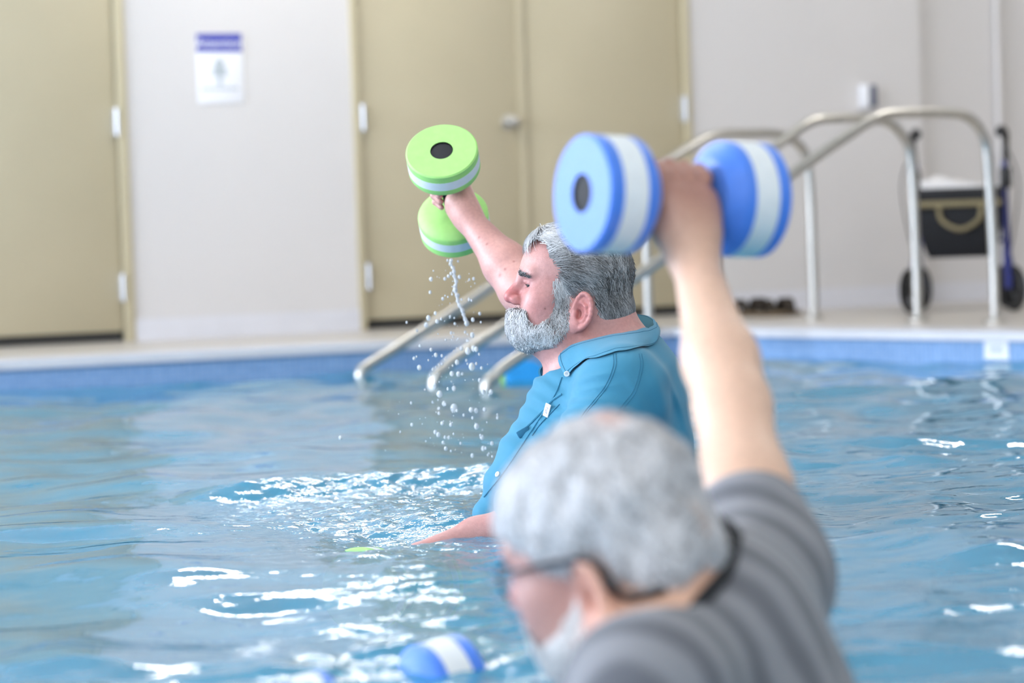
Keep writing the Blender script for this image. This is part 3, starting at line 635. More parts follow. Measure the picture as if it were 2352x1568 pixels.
# ------------------------------------------------------------------ signed distance bodies
class Sdf:
    """smooth unions and cuts of ellipsoids and round cones, meshed with sparse surface nets"""
    def __init__(s): s.p = []; s.extra = None
    def ell(s, c, r, axes=None, k=0.02, op='u'):
        s.p.append(('e', np.asarray(c, float), np.asarray((r, r, r) if np.isscalar(r) else r, float), np.eye(3) if axes is None else np.asarray(axes, float), k, op)); return s
    def cone(s, a, b, ra, rb=None, k=0.02, op='u'):
        s.p.append(('c', np.asarray(a, float), np.asarray(b, float), float(ra), float(ra if rb is None else rb), k, op)); return s
    def chain(s, pts, rr, k=0.02):
        for i in range(len(pts) - 1): s.cone(pts[i], pts[i + 1], rr[i], rr[i + 1], k)
        return s
    @staticmethod
    def one(q, P):
        if q[0] == 'e':
            L = (P - q[1]) @ q[3].T; k0 = np.sqrt(((L / q[2]) ** 2).sum(-1)) + 1e-9; k1 = np.sqrt(((L / q[2] ** 2) ** 2).sum(-1)) + 1e-9
            return k0 * (k0 - 1) / k1
        ab = q[2] - q[1]; t = np.clip(((P - q[1]) @ ab) / (ab @ ab), 0, 1)
        d = P - q[1] - t[..., None] * ab
        return np.sqrt((d * d).sum(-1)) - (q[3] + (q[4] - q[3]) * t)
    def ev(s, P, prims=None):
        d = None
        for q in (s.p if prims is None else prims):
            e = Sdf.one(q, P); k = q[-2]
            if q[-1] == 'u':
                if d is None: d = e
                else: h = np.maximum(k - np.abs(d - e), 0) / k; d = np.minimum(d, e) - h * h * k * 0.25
            else:
                if d is None: continue
                e = -e; h = np.maximum(k - np.abs(d - e), 0) / k; d = np.maximum(d, e) + h * h * k * 0.25
        if d is None: d = np.full(P.shape[:-1], 1.0)
        if s.extra is not None: d = d + s.extra(P)
        return d
    def grad(s, P, e=0.0015):
        o = np.eye(3) * e
        g = np.stack([s.ev(P + o[i]) - s.ev(P - o[i]) for i in range(3)], -1)
        return g / (np.linalg.norm(g, axis=-1, keepdims=True) + 1e-12)
    def bounds(s):
        lo = np.full(3, 1e9); hi = -lo
        for q in s.p:
            if q[-1] != 'u': continue
            if q[0] == 'e': R = q[2].max(); cs = [(q[1], R)]
            else: cs = [(q[1], q[3]), (q[2], q[4])]
            for c, R in cs: lo = np.minimum(lo, c - R); hi = np.maximum(hi, c + R)
        return lo - 0.02, hi + 0.02
    def mesh(s, h, region=None):
        B = 12; lo, hi = s.bounds(); nb = np.ceil((hi - lo) / (h * B)).astype(int)
        bi = np.stack(np.meshgrid(*[np.arange(n) for n in nb], indexing='ij'), -1).reshape(-1, 3)
        cen = lo + (bi + 0.5) * h * B; Rb = h * B * 0.87
        if region is not None: rm_ = region(cen); bi = bi[rm_]; cen = cen[rm_]
        dall = s.ev(cen); act = np.abs(dall) < Rb * 1.4 + 0.006
        bi = bi[act]; cen = cen[act]
        pd = np.stack([Sdf.one(q, cen) for q in s.p], 1)
        g = np.arange(B + 1); G = np.stack(np.meshgrid(g, g, g, indexing='ij'), -1)
        NXY = (nb * B + 2).astype(np.int64)
        ids = []; pos = []; quads = []
        def gid(c): return c[..., 0] + NXY[0] * (c[..., 1] + NXY[1] * c[..., 2])
        corners = np.array([(i, j, k) for i in (0, 1) for j in (0, 1) for k in (0, 1)])
        eds = [(a, b) for a in range(8) for b in range(a + 1, 8) if np.abs(corners[a] - corners[b]).sum() == 1]
        for n in range(len(bi)):
            pr = [q for q, e in zip(s.p, pd[n]) if e < Rb * 2.0 + q[-2] + 0.008]
            if not any(q[-1] == 'u' for q in pr): continue
            base = bi[n] * B; D = s.ev(lo + (base + G) * h, pr)
            ins = D < 0
            if ins.all() or not ins.any(): continue
            V = np.stack([D[c[0]:B + c[0], c[1]:B + c[1], c[2]:B + c[2]] for c in corners], -1); I = V < 0
            m = I.any(-1) & ~I.all(-1); cc = np.argwhere(m); v = V[m]
            acc = np.zeros((len(cc), 3)); cnt = np.zeros(len(cc))
            for a, b in eds:
                x = (v[:, a] < 0) != (v[:, b] < 0); t = np.where(x, v[:, a] / np.where(x, v[:, a] - v[:, b], 1), 0)
                acc += np.where(x[:, None], corners[a] + t[:, None] * (corners[b] - corners[a]), 0); cnt += x
            Pn = lo + (base + cc + acc / cnt[:, None]) * h; e = 0.001; o3 = np.eye(3) * e
            gn = np.stack([s.ev(Pn + o3[i], pr) - s.ev(Pn - o3[i], pr) for i in range(3)], -1); gn /= np.linalg.norm(gn, axis=1, keepdims=True) + 1e-12
            pos.append(Pn - gn * np.clip(s.ev(Pn, pr), -h, h)[:, None] * 0.9); ids.append(gid((base + cc).astype(np.int64)))
            for ax in range(3):
                o = [0, 0, 0]; o[ax] = 1
                a = ins[:B, :B, :B]; b = ins[o[0]:B + o[0], o[1]:B + o[1], o[2]:B + o[2]]
                e = np.argwhere(a != b)
                if not len(e): continue
                fl = a[e[:, 0], e[:, 1], e[:, 2]]; e = (e + base).astype(np.int64)
                u = np.zeros(3, np.int64); w = np.zeros(3, np.int64); u[(ax + 1) % 3] = 1; w[(ax + 2) % 3] = 1
                qd = np.stack([gid(e), gid(e - u), gid(e - u - w), gid(e - w)], 1)
                qd[~fl] = qd[~fl][:, ::-1]; quads.append(qd)
        ids = np.concatenate(ids); pos = np.concatenate(pos); quads = np.concatenate(quads)
        od = np.argsort(ids); ids = ids[od]; pos = pos[od]
        ix = np.clip(np.searchsorted(ids, quads), 0, len(ids) - 1); ok = (ids[ix] == quads).all(1)
        return pos, ix[ok]
    def hit(s, px, py, d0=2.0, d1=9.0):
        d = ray(px, py); t = d0; near = []
        for q in s.p:                 # only the shapes the ray passes close to
            if q[0] == 'e': pts = q[1][None]; R = q[2].max()
            else: pts = q[1] + np.linspace(0, 1, 9)[:, None] * (q[2] - q[1]); R = max(q[3], q[4]) + np.linalg.norm(q[2] - q[1]) / 16
            v = pts - CAM; dist = np.linalg.norm(v - (v @ d)[:, None] * d, axis=1).min()
            if dist < R + q[-2] + 0.02: near.append(q)
        if not any(q[-1] == 'u' for q in near): return None
        for _ in range(160):
            e = float(s.ev((CAM + t * d)[None], near)[0]); t += max(e * 0.7, 0.0004)
            if e < 0.0006 or t > d1: break
        return CAM + t * d if t <= d1 else None
def frame3(f, u):
    f = nrm(f); u = nrm(np.asarray(u) - np.dot(u, f) * f); return np.stack([f, np.cross(u, f), u])    # rows F, L, U

class Head:
    def __init__(s, O, f, u, scale=1.0): s.O = np.asarray(O, float); s.A = frame3(f, u); s.s = scale
    def p(s, f, l, u): return s.O + s.s * (f * s.A[0] + l * s.A[1] + u * s.A[2])
    def loc(s, P): return ((np.asarray(P) - s.O) @ s.A.T) / s.s
    def rot(s, *rows): return np.stack([nrm(np.asarray(r) @ s.A) for r in rows])
def head_sdf(S, H, ears=True, eyes=True):
    p, k = H.p, H.s; A = H.A
    def E_(c, r, kk=0.02, op='u', axes=None): S.ell(p(*c), np.asarray(r) * k, A if axes is None else axes, kk, op)
    E_((-0.006, 0, 0.050), (0.099, 0.076, 0.088))
    E_((0.045, 0, 0.055), (0.062, 0.063, 0.062), 0.03)
    E_((0.052, 0, 0.005), (0.053, 0.060, 0.062), 0.03)
    E_((0.056, 0, -0.040), (0.050, 0.050, 0.055), 0.03)
    E_((-0.035, 0, -0.012), (0.072, 0.062, 0.06), 0.03)
    for sg in (-1, 1):
        S.cone(p(-0.002, sg * 0.056, -0.04), p(0.035, sg * 0.046, -0.074), 0.018 * k, 0.018 * k, 0.03); S.cone(p(0.035, sg * 0.046, -0.074), p(0.085, sg * 0.014, -0.080), 0.018 * k, 0.018 * k, 0.03)
        E_((0.066, sg * 0.048, -0.004), (0.028, 0.020, 0.020), 0.028)
        E_((0.066, sg * 0.040, -0.034), (0.034, 0.022, 0.032), 0.03)
    E_((0.094, 0, -0.074), (0.021, 0.024, 0.020), 0.025)
    for sg in (-1, 1):
        S.cone(p(0.0985, sg * 0.010, 0.045), p(0.0865, sg * 0.046, 0.046), 0.0095 * k, 0.0085 * k, 0.016)
        E_((0.110, sg * 0.032, 0.024), (0.016, 0.019, 0.0115), 0.014, 's')
    for sg in (-1, 1):
        if eyes:
            S.ell(p(0.0858, sg * 0.032, 0.0235), 0.0134 * k, A, 0.004)
            S.cone(p(0.0995, sg * 0.021, 0.0305), p(0.0885, sg * 0.046, 0.0285), 0.0036 * k, 0.0034 * k, 0.003)
            S.cone(p(0.0965, sg * 0.022, 0.0135), p(0.0875, sg * 0.044, 0.0125), 0.0042 * k, 0.0038 * k, 0.006)
            E_((0.0985, sg * 0.034, 0.0218), (0.0090, 0.0130, 0.0030), 0.0012, 's')
            for t0, t1 in (((0.084, 0.049, 0.024), (0.064, 0.061, 0.032)), ((0.083, 0.050, 0.020), (0.062, 0.062, 0.018)), ((0.084, 0.049, 0.015), (0.066, 0.061, 0.004)), ((0.094, 0.026, 0.007), (0.080, 0.045, 0.003))):
                S.cone(p(t0[0], sg * t0[1] * 1.03, t0[2]), p(t1[0], sg * t1[1] * 1.03, t1[2]), 0.0012 * k, 0.0007 * k, 0.004, 's')
    S.cone(p(0.1055, 0, 0.036), p(0.128, 0, 0.004), 0.0085 * k, 0.0115 * k, 0.014)
    E_((0.129, 0, -0.001), (0.0118, 0.0125, 0.0105), 0.008)
    for sg in (-1, 1):
        E_((0.117, sg * 0.0125, -0.006), (0.0125, 0.0078, 0.0098), 0.006); E_((0.1235, sg * 0.0072, -0.0155), (0.0062, 0.0038, 0.0052), 0.002, 's')
    for sg in (-1, 1):
        for t0, t1, t2 in (((0.110, 0.023, -0.004), (0.103, 0.031, -0.02), (0.096, 0.036, -0.04)),):
            S.cone(p(t0[0], sg * t0[1], t0[2]), p(t1[0], sg * t1[1], t1[2]), 0.0016 * k, 0.002 * k, 0.008, 's'); S.cone(p(t1[0], sg * t1[1], t1[2]), p(t2[0], sg * t2[1], t2[2]), 0.002 * k, 0.0012 * k, 0.008, 's')
    S.cone(p(0.112, -0.018, -0.046), p(0.112, 0.018, -0.046), 0.008 * k, 0.008 * k, 0.012)
    if ears:
        for sg in (-1, 1):
            up = np.array([-0.17, sg * 0.08, 0.98]); bk = np.array([-0.88, sg * 0.44, -0.15]); R = H.rot(bk, np.cross(up, bk), up)
            c = np.array([-0.006, sg * 0.079, -0.031])
            W = lambda a, b, n=0.0: p(*c) + k * (a * R[0] + b * R[2]) + k * n * (A[1] * sg)
            S.ell(W(0.002, 0.004), np.array([0.019, 0.006, 0.032]) * k, R, 0.006)
            S.ell(W(-0.006, -0.024, 0.001), np.array([0.010, 0.0062, 0.014]) * k, R, 0.008)
            S.ell(W(0.001, 0.000, 0.009), np.array([0.0135, 0.0095, 0.025]) * k, R, 0.003, 's')
            rim = [W(0.0215 * math.cos(g) * (1.0 if math.cos(g) > 0 else 0.75), 0.037 * math.sin(g) * (1 if math.sin(g) > 0 else 0.85), 0.004) for g in np.radians(np.linspace(170, -75, 15))]
            S.chain(rim, np.linspace(0.0038, 0.0048, 15) * k, 0.003)
            anti = [W(*q) for q in ((-0.002, 0.02, 0.003), (0.008, 0.012, 0.004), (0.012, -0.002, 0.005), (0.008, -0.016, 0.004), (-0.002, -0.021, 0.003))]
            S.chain(anti, [0.003 * k] * 5, 0.005)
            S.ell(W(-0.004, -0.005, 0.001), np.array([0.0078, 0.012, 0.011]) * k, R, 0.002, 's')
            S.ell(W(-0.013, -0.004, 0.004), np.array([0.004, 0.004, 0.0065]) * k, R, 0.004)
def grip_hand(S, c, a, b, n, rb=0.016, k=1.0):
    """a closed hand round a bar at c: a runs from little to index finger, b from wrist to knuckles, n from palm to bar. Returns the wrist point."""
    a, b, n = nrm(a), nrm(b), nrm(n)
    P = lambda aa, bb, nn: c + k * (aa * a + bb * b + nn * n)
    o = rb + 0.0095
    W = P(0.0, -0.088, -0.010)
    S.cone(P(0.022, -0.050, 0.000), P(-0.020, -0.050, -0.004), 0.020 * k, 0.018 * k, 0.02)
    spread = [(-0.031, 0.86, 0.0078), (-0.0105, 0.97, 0.0088), (0.0105, 1.03, 0.0092), (0.0315, 0.97, 0.0090)]
    S.ell(P(0, -0.028, -0.027), np.array([0.040, 0.042, 0.0165]) * k, np.stack([a, b, n]), 0.02)
    S.cone(P(0.018, -0.06, -0.02), P(0.022, -0.02, -0.024), 0.019 * k, 0.017 * k, 0.02); S.cone(P(-0.018, -0.06, -0.022), P(-0.022, -0.02, -0.026), 0.017 * k, 0.015 * k, 0.02)
    for aa, ls, r in spread:
        m = [P(aa * 0.93, 0.010, -0.031), P(aa, 0.028 * ls, -0.020), P(aa, 0.036 * ls, 0.010), P(aa * 0.97, 0.013 * ls, o + 0.006), P(aa * 0.95, -0.010, o)]
        S.chain(m, [0.0118 * k, 0.0112 * k, r * k, r * 0.95 * k, r * 0.82 * k], 0.0045)
    th = [P(0.026, -0.058, -0.014), P(0.046, -0.026, -0.004), P(0.044, -0.004, 0.018), P(0.024, 0.010, 0.034)]
    S.chain(th, [0.016 * k, 0.0125 * k, 0.0108 * k, 0.009 * k], 0.008)
    return W

def strands(S, roots, dirs, lengths, lift, steps, H, wid, gravity=0.0, wob=0.25, seed=1):
    """ribbons that start on the surface of S and lie along it. lift: height they ride above the skin"""
    g = np.random.default_rng(seed); P = roots.copy(); n = len(P); pts = [P.copy()]; nrs = [S.grad(P)]; d = dirs + wob * g.normal(size=(n, 3)) * 0.5
    d /= np.linalg.norm(d, axis=1, keepdims=True); st = (lengths / steps)[:, None]; cur = g.normal(size=(n, 3)) * wob * 0.35
    for i in range(steps):
        N = S.grad(P); sd = S.ev(P); tgt = lift * min(1.0, (i + 1) / 2.2)
        t = d - (d * N).sum(1, keepdims=True) * N * (0.85 if i else 0.35); t /= np.linalg.norm(t, axis=1, keepdims=True) + 1e-9
        P = P + t * st + N * np.clip(tgt - sd, -0.004, 0.004)[:, None]
        d = t + cur; d[:, 2] -= gravity; d /= np.linalg.norm(d, axis=1, keepdims=True); pts.append(P.copy()); nrs.append(N)
    pts = np.stack(pts, 1); nrs = np.stack(nrs, 1); tan = np.gradient(pts, axis=1); sdv = np.cross(tan, nrs); sdv /= np.linalg.norm(sdv, axis=2, keepdims=True) + 1e-9
    w = np.linspace(1, 0.25, steps + 1)[None, :, None] * wid
    V = np.stack([pts - sdv * w, pts + sdv * w], 2)                     # n, steps+1, 2, 3
    idx = np.arange(n * (steps + 1) * 2).reshape(n, steps + 1, 2)
    Q = np.stack([idx[:, :-1, 0], idx[:, :-1, 1], idx[:, 1:, 1], idx[:, 1:, 0]], -1).reshape(-1, 4)
    return V.reshape(-1, 3), Q, (steps + 1) * 2
def pick(pos, mask, n, g):
    i = np.flatnonzero(mask); i = g.choice(i, n, replace=True); return pos[i] + g.normal(size=(n, 3)) * 0.0012
def lerp3(a, b, t): return np.asarray(a)[None] * (1 - t[:, None]) + np.asarray(b)[None] * t[:, None]
def noise3(P, f, seed=0):
    g = np.random.default_rng(seed); r = np.zeros(P.shape[:-1])
    for _ in range(7):
        k = g.normal(size=3) * f; r = r + np.sin(P @ k + g.random() * 6.28)
    return r / 3.2
def smoothstep(a, b, x): t = np.clip((x - a) / (b - a), 0, 1); return t * t * (3 - 2 * t)

M['skin'] = use_attr(mat('skin', (0.7, 0.45, 0.38), 0.42, spec=0.5)); vary(M['skin'], 140, 0.09, 0.35, 420, dist=0.0015)
b_ = M['skin'].node_tree.nodes['Principled BSDF']; b_.inputs['Subsurface Weight'].default_value = 0.0
M['hair'] = use_attr(mat('grey_hair', (0.4, 0.4, 0.42), 0.42, spec=0.55))
M['hair_base'] = use_attr(mat('grey_hair_mass', (0.3, 0.3, 0.31), 0.7)); vary(M['hair_base'], 60, 0.25)
M['eye'] = mat('dark_eye', (0.03, 0.025, 0.02), 0.1)
M['teal'] = vary(mat('teal_cotton', srgb(60, 136, 168), 0.72, spec=0.35, sheen=0.15), 9, 0.06, 0.25, 700, dist=0.0008)
M['teal_dark'] = vary(mat('teal_stitching', srgb(44, 112, 144), 0.8), 9, 0.06)
M['teal_shade'] = vary(mat('teal_lining', srgb(70, 124, 140), 0.8), 9, 0.06)
M['button'] = mat('pearl_button', (0.8, 0.82, 0.85), 0.25)
M['shorts'] = vary(mat('navy_swim_shorts', (0.02, 0.03, 0.07), 0.7), 10, 0.1)

# ------------------------------------------------------------------ man in the teal shirt
def J(px, py, w=0.0): return unp(px, py, D1 - w)
H1 = Head(unp(1320, 682, D1), camdir(-0.997, 0.0, 0.055), UP, 1.0)
shirt_prims = [  # centre/ends, radii: written once for the shirt and, thinner, for the body beneath
    ('e', J(1452, 985, 0), (0.115, 0.195, 0.205)), ('e', J(1345, 985, 0), (0.122, 0.165, 0.165)), ('e', J(1392, 1190, 0), (0.165, 0.185, 0.26)),
    ('c', J(1425, 878, 0.02), J(1425, 898, 0.185), 0.088, 0.078), ('c', J(1425, 878, -0.02), J(1415, 890, -0.185), 0.088, 0.076)]
S = Sdf(); head_sdf(S, H1)
S.cone(H1.p(0.0, 0, -0.05), J(1362, 862, 0), 0.064, 0.075, 0.03); S.cone(H1.p(-0.055, 0, -0.005), J(1425, 850, 0), 0.050, 0.068, 0.035)
S.ell(J(1268, 788, 0), (0.042, 0.045, 0.030), H1.A, 0.03)
for q in shirt_prims:
    if q[0] == 'e': S.ell(q[1], np.array(q[2]) - 0.016, H1.A, 0.06)
    else: S.cone(q[1], q[2], q[3] - 0.018, q[4] - 0.018, 0.05)
# far arm, raised with the dumbbell
Bv = nrm(GREEN_C - unp(1062, 500, 6.23)); Bv = nrm(Bv - np.dot(Bv, GREEN_A) * GREEN_A); Nv = np.cross(GREEN_A, Bv)
wr1 = grip_hand(S, GREEN_C, GREEN_A, Bv, Nv)
sh, el = J(1395, 868, -0.2), J(1206, 662, -0.44)
S.cone(sh, el, 0.062, 0.050, 0.03); mid = 0.68 * el + 0.32 * wr1
S.cone(el, mid, 0.047, 0.046, 0.03); S.cone(mid, wr1, 0.046, 0.027, 0.03); S.cone(wr1, GREEN_C - 0.05 * Bv - 0.004 * Nv, 0.028, 0.026, 0.025)
S.ell(el, (0.049, 0.046, 0.049), None, 0.03)
# near arm, down into the water
sh2, el2, wr2 = J(1430, 905, 0.2), J(1290, 1176, 0.24), J(1092, 1226, 0.23)
S.cone(sh2, el2, 0.058, 0.046, 0.03); S.cone(el2, 0.6 * el2 + 0.4 * wr2, 0.045, 0.042, 0.03); S.cone(0.6 * el2 + 0.4 * wr2, wr2, 0.042, 0.028, 0.03)
b2 = nrm(GREEN2_C - wr2); b2 = nrm(b2 - np.dot(b2, GREEN2_A) * GREEN2_A)
w2 = grip_hand(S, GREEN2_C, GREEN2_A, b2, np.cross(GREEN2_A, b2)); S.cone(wr2, w2, 0.028, 0.026, 0.025)
# legs
hx, hy = 0.2, 5.68
for sg in (-1, 1):
    yy = hy + sg * 0.11
    S.cone((hx, yy, -0.25), (hx - 0.03, yy, -0.68), 0.095, 0.062, 0.05); S.cone((hx - 0.03, yy, -0.68), (hx + 0.02, yy, -1.1), 0.058, 0.042, 0.03)
    S.cone((hx + 0.03, yy, -1.13), (hx - 0.14, yy, -1.15), 0.04, 0.028, 0.03)
S1 = S
in_head = lambda r_: (lambda P: (np.linalg.norm((P - H1.p(0.01, 0, 0.02)) , axis=1) < 0.165 + r_) & (H1.loc(P)[:, 2] > -0.108 - r_ - 0.35 * H1.loc(P)[:, 0]) & (H1.loc(P)[:, 1] > -0.14))
posb, qb = S.mesh(0.0036, lambda P: ~in_head(-0.035)(P) & (P[:, 2] > -0.22)); posl, ql = S.mesh(0.009, lambda P: P[:, 2] < -0.18)
posh, qh = S.mesh(0.0019, in_head(0.0))
pos = np.concatenate([posb, posh, posl]); quads = np.concatenate([qb, qh + len(posb), ql + len(posb) + len(posh)])
loc = H1.loc(pos); f_, l_, u_ = loc[:, 0], np.abs(loc[:, 1]), loc[:, 2]
skin = np.tile(np.array(srgb(200, 148, 143)), (len(pos), 1))
def blend(mask, c): 
    global skin; skin = skin * (1 - mask[:, None]) + np.array(c)[None] * mask[:, None]
def ball_mask(c, r): return np.exp(-(((f_ - c[0]) / r[0]) ** 2 + ((l_ - c[1]) / r[1]) ** 2 + ((u_ - c[2]) / r[2]) ** 2))
blend(0.30 * np.clip(noise3(pos, 60, 3), 0, 1), srgb(196, 122, 112))
blend(0.9 * ball_mask((0.126, 0, 0.004), (0.026, 0.024, 0.028)), srgb(190, 98, 100)); blend(0.6 * ball_mask((0.07, 0.055, -0.01), (0.035, 0.03, 0.03)), srgb(206, 128, 122))
blend(0.65 * ball_mask((-0.006, 0.09, -0.03), (0.03, 0.02, 0.045)), srgb(200, 104, 100)); blend(0.75 * ball_mask((0.09, 0.035, 0.024), (0.016, 0.026, 0.014)), srgb(160, 96, 96)); blend(smoothstep(0.10, 0.16, np.linalg.norm(pos - H1.O, axis=1)) * (pos[:, 1] > 5.85) * 0.8, srgb(212, 158, 148))  # red ears; eye sockets darkened to paint in their shade; paler far arm
blend(0.6 * ball_mask((0.1, 0.02, 0.075), (0.03, 0.05, 0.03)), srgb(210, 154, 144))
blend(0.9 * ((loc[:, 1] > 0) * np.exp(-(((f_ - 0.064) ** 2 + (u_ + 0.024) ** 2) / 0.0018 ** 2))), srgb(120, 70, 62))
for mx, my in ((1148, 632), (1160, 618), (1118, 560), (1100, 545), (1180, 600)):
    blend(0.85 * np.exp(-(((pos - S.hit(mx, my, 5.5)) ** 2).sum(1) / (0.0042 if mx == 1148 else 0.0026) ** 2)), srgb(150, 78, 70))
# which parts of the head carry hair and beard
def hairline(f, l):
    h = np.interp(f, [-0.13, -0.09, -0.065, -0.04, -0.028, -0.018, 0.02, 0.03, 0.043, 0.052, 0.058, 0.062, 0.1], [-0.062, -0.068, -0.070, -0.062, -0.046, 0.012, 0.006, 0.006, 0.022, 0.045, 0.062, 0.10, 0.112])
    top = np.interp(f, [0.0, 0.05, 0.062, 0.08, 0.1], [0.02, 0.085, 0.100, 0.112, 0.125])
    return np.where(l > 0.05, h, np.where(f > 0.03, top, h))
ear_zone = (np.abs(f_ + 0.004) < 0.026) & (u_ < 0.013) & (l_ > 0.066)
on_head = (f_ > -0.13) & (f_ < 0.16) & (l_ < 0.1) & (u_ > -0.13)
hairm = on_head & (u_ > hairline(f_, l_)) & ~ear_zone & (l_ < 0.088)
cheek = np.interp(f_, [0.018, 0.03, 0.043, 0.06, 0.08, 0.095, 0.1, 0.112, 0.13], [0.006, 0.0, -0.022, -0.044, -0.056, -0.05, -0.026, -0.019, -0.018])
jawb = np.interp(f_, [0.015, 0.03, 0.06, 0.09], [-0.06, -0.078, -0.094, -0.096])
beardm = on_head & (f_ > 0.017) & (u_ < cheek) & (u_ > jawb) & (l_ < 0.082) & ~((f_ > 0.113) & (u_ > -0.019)) & ~((u_ > -0.022) & (l_ < 0.03) & (f_ > 0.1))
blend(0.35 * beardm, srgb(200, 186, 184))
root1 = empty('person', (hx, hy, FLOOR), 'grey-bearded man in a teal button shirt raising a green dumbbell', 'person')
body1 = mesh_obj('body', pos, quads, M['skin'], root1, True, skin)
# hair mass: a thin shell over the scalp, then combed strands
HS = Sdf(); k = 1.0
HS.ell(H1.p(-0.012, 0, 0.054), (0.104, 0.082, 0.094), H1.A); HS.ell(H1.p(-0.045, 0, -0.022), (0.069, 0.0665, 0.060), H1.A, 0.03)
HS.ell(H1.p(-0.066, 0, -0.028), (0.048, 0.056, 0.042), H1.A, 0.02); HS.ell(H1.p(0.035, 0, 0.098), (0.064, 0.062, 0.045), H1.A, 0.03)
def shell_mesh(HS, h, H, test, m, name, parent, colour):
    p, q = HS.mesh(h); L = H.loc(p); keep_ = test(L[:, 0], np.abs(L[:, 1]), L[:, 2]); q = q[keep_[q].all(1)]
    us = np.zeros(len(p), bool); us[q.ravel()] = True; rm = np.cumsum(us) - 1
    return mesh_obj(name, p[us], rm[q], m, parent, True, colour(L[us])), p[us]
def hair_test(f, l, u): return (u > hairline(f, l) + 0.004) & ~((np.abs(f + 0.004) < 0.030) & (u < 0.016) & (l > 0.05))
grey = lambda L: np.clip(0.08 + 0.05 * noise3(L, 90, 9) + 0.14 * smoothstep(0.03, 0.06, L[:, 0]) + 0.14 * smoothstep(0.0, -0.05, L[:, 2]), 0.05, 0.6)[:, None] * np.array([1.0, 0.98, 0.99])
hair1, hp_ = shell_mesh(HS, 0.004, H1, hair_test, M['hair_base'], 'hair', root1, grey)
g1 = np.random.default_rng(21)
# comb directions in head space: back and down on the sides, forward over the brow in front
nS = 15000; ri = g1.integers(0, len(hp_), nS); R_ = hp_[ri] + g1.normal(size=(nS, 3)) * 0.0015; Lr = H1.loc(R_)
fr_ = smoothstep(0.05, 0.08, Lr[:, 0]) * smoothstep(0.085, 0.11, Lr[:, 2])
sw = 0.35 * noise3(Lr, 45, 31)                                        # locks that part and cross
dl = np.stack([-0.80 + 0.45 * smoothstep(-0.01, -0.07, Lr[:, 0]) + 1.4 * fr_ * (Lr[:, 1] < 0.03) + sw * 0.6, 0.15 * np.sign(Lr[:, 1]) + 0.3 * sw, -0.30 - 0.75 * smoothstep(0.09, -0.01, Lr[:, 2]) - 0.5 * sw], 1)
dl[:, 2] += 0.75 * smoothstep(0.03, 0.06, Lr[:, 0]) * smoothstep(0.0, 0.07, Lr[:, 2]) * (1 - fr_)
dw = dl @ H1.A
ln = 0.034 + 0.022 * g1.random(nS); ln *= np.where(Lr[:, 2] < -0.02, 0.75, 1.0) * np.where((np.abs(Lr[:, 0] - 0.02) < 0.03) & (Lr[:, 2] < 0.03), 0.6, 1.0)
V, Q, per = strands(HS, R_, dw, ln, 0.0028, 6, H1, 0.00075, 0.04, 0.22, 3)
lock = noise3(Lr, 170, 17) * 0.5 + noise3(Lr, 60, 18) * 0.5
wh = np.clip(0.20 + 0.20 * lock + 0.22 * g1.random(nS) ** 2 + 0.30 * smoothstep(0.035, 0.06, Lr[:, 0]) + 0.22 * smoothstep(-0.015, -0.05, Lr[:, 2]) - 0.16 * (g1.random(nS) < 0.4), 0.03, 0.85)
cc = np.repeat(wh[:, None] * np.array([[0.98, 0.98, 1.0]]), per, 0)
o = mesh_obj('hair_strands', V, Q, M['hair'], hair1, True, cc); o['kind'] = 'stuff'
# beard: soft mass and strands
BS = Sdf(); BS.p = list(S.p[:])
BS2 = Sdf()
BS2.ell(H1.p(0.094, 0, -0.060), (0.041, 0.036, 0.034), H1.A); BS2.ell(H1.p(0.06, 0, -0.066), (0.047, 0.058, 0.029), H1.A, 0.03); BS2.ell(H1.p(0.110, 0, -0.032), (0.020, 0.028, 0.012), H1.A, 0.02)
bt = lambda f, l, u: (u < np.interp(f, [0.018, 0.03, 0.043, 0.06, 0.08, 0.095, 0.105, 0.12, 0.14], [-0.03, -0.03, -0.035, -0.05, -0.06, -0.052, -0.03, -0.022, -0.022])) & (f > 0.022)
bgrey = lambda L: np.clip(0.42 + 0.12 * noise3(L, 110, 4), 0.2, 0.8)[:, None] * np.array([1.0, 0.99, 1.0])
beard1, bp_ = shell_mesh(BS2, 0.004, H1, bt, M['hair_base'], 'beard', root1, bgrey)
nB = 6500; bi_ = g1.choice(np.flatnonzero(beardm), nB); Rb_ = pos[bi_] + g1.normal(size=(nB, 3)) * 0.001; nB2 = 4500; Rb2 = bp_[g1.integers(0, len(bp_), nB2)]
UN = Sdf(); UN.p = [q for q in S.p[:60] if np.linalg.norm((q[1]) - H1.O) < 0.19] + BS2.p
Rb_ = np.concatenate([Rb_, Rb2]); nB += nB2; Lb = H1.loc(Rb_)
dl = np.stack([0.25 + 0 * Lb[:, 0] - 0.3 * (Lb[:, 0] < 0.05), 0.25 * np.sign(Lb[:, 1]), -1.0 + 0 * Lb[:, 0]], 1) @ H1.A
lb = 0.013 + 0.014 * g1.random(nB); lb *= np.where(Lb[:, 0] < 0.05, 0.6, 1.0)
V, Q, per = strands(UN, Rb_, dl, lb, 0.005, 4, H1, 0.0007, 0.0, 0.55, 8)
wh = np.clip(0.55 + 0.18 * noise3(Lb, 150, 41) + 0.3 * g1.random(nB) - 0.36 * (g1.random(nB) < 0.3) - 0.15 * smoothstep(0.06, 0.03, Lb[:, 0]), 0.08, 0.95)
o = mesh_obj('beard_strands', V, Q, M['hair'], beard1, True, np.repeat(wh[:, None] * np.array([[0.98, 0.98, 1.0]]), per, 0)); o['kind'] = 'stuff'
# eyebrows and lash lines with a dark crease tail
def on_face(P):
    for _ in range(4): P = P - UN.grad(P[None])[0] * UN.ev(P[None])[0]
    return P
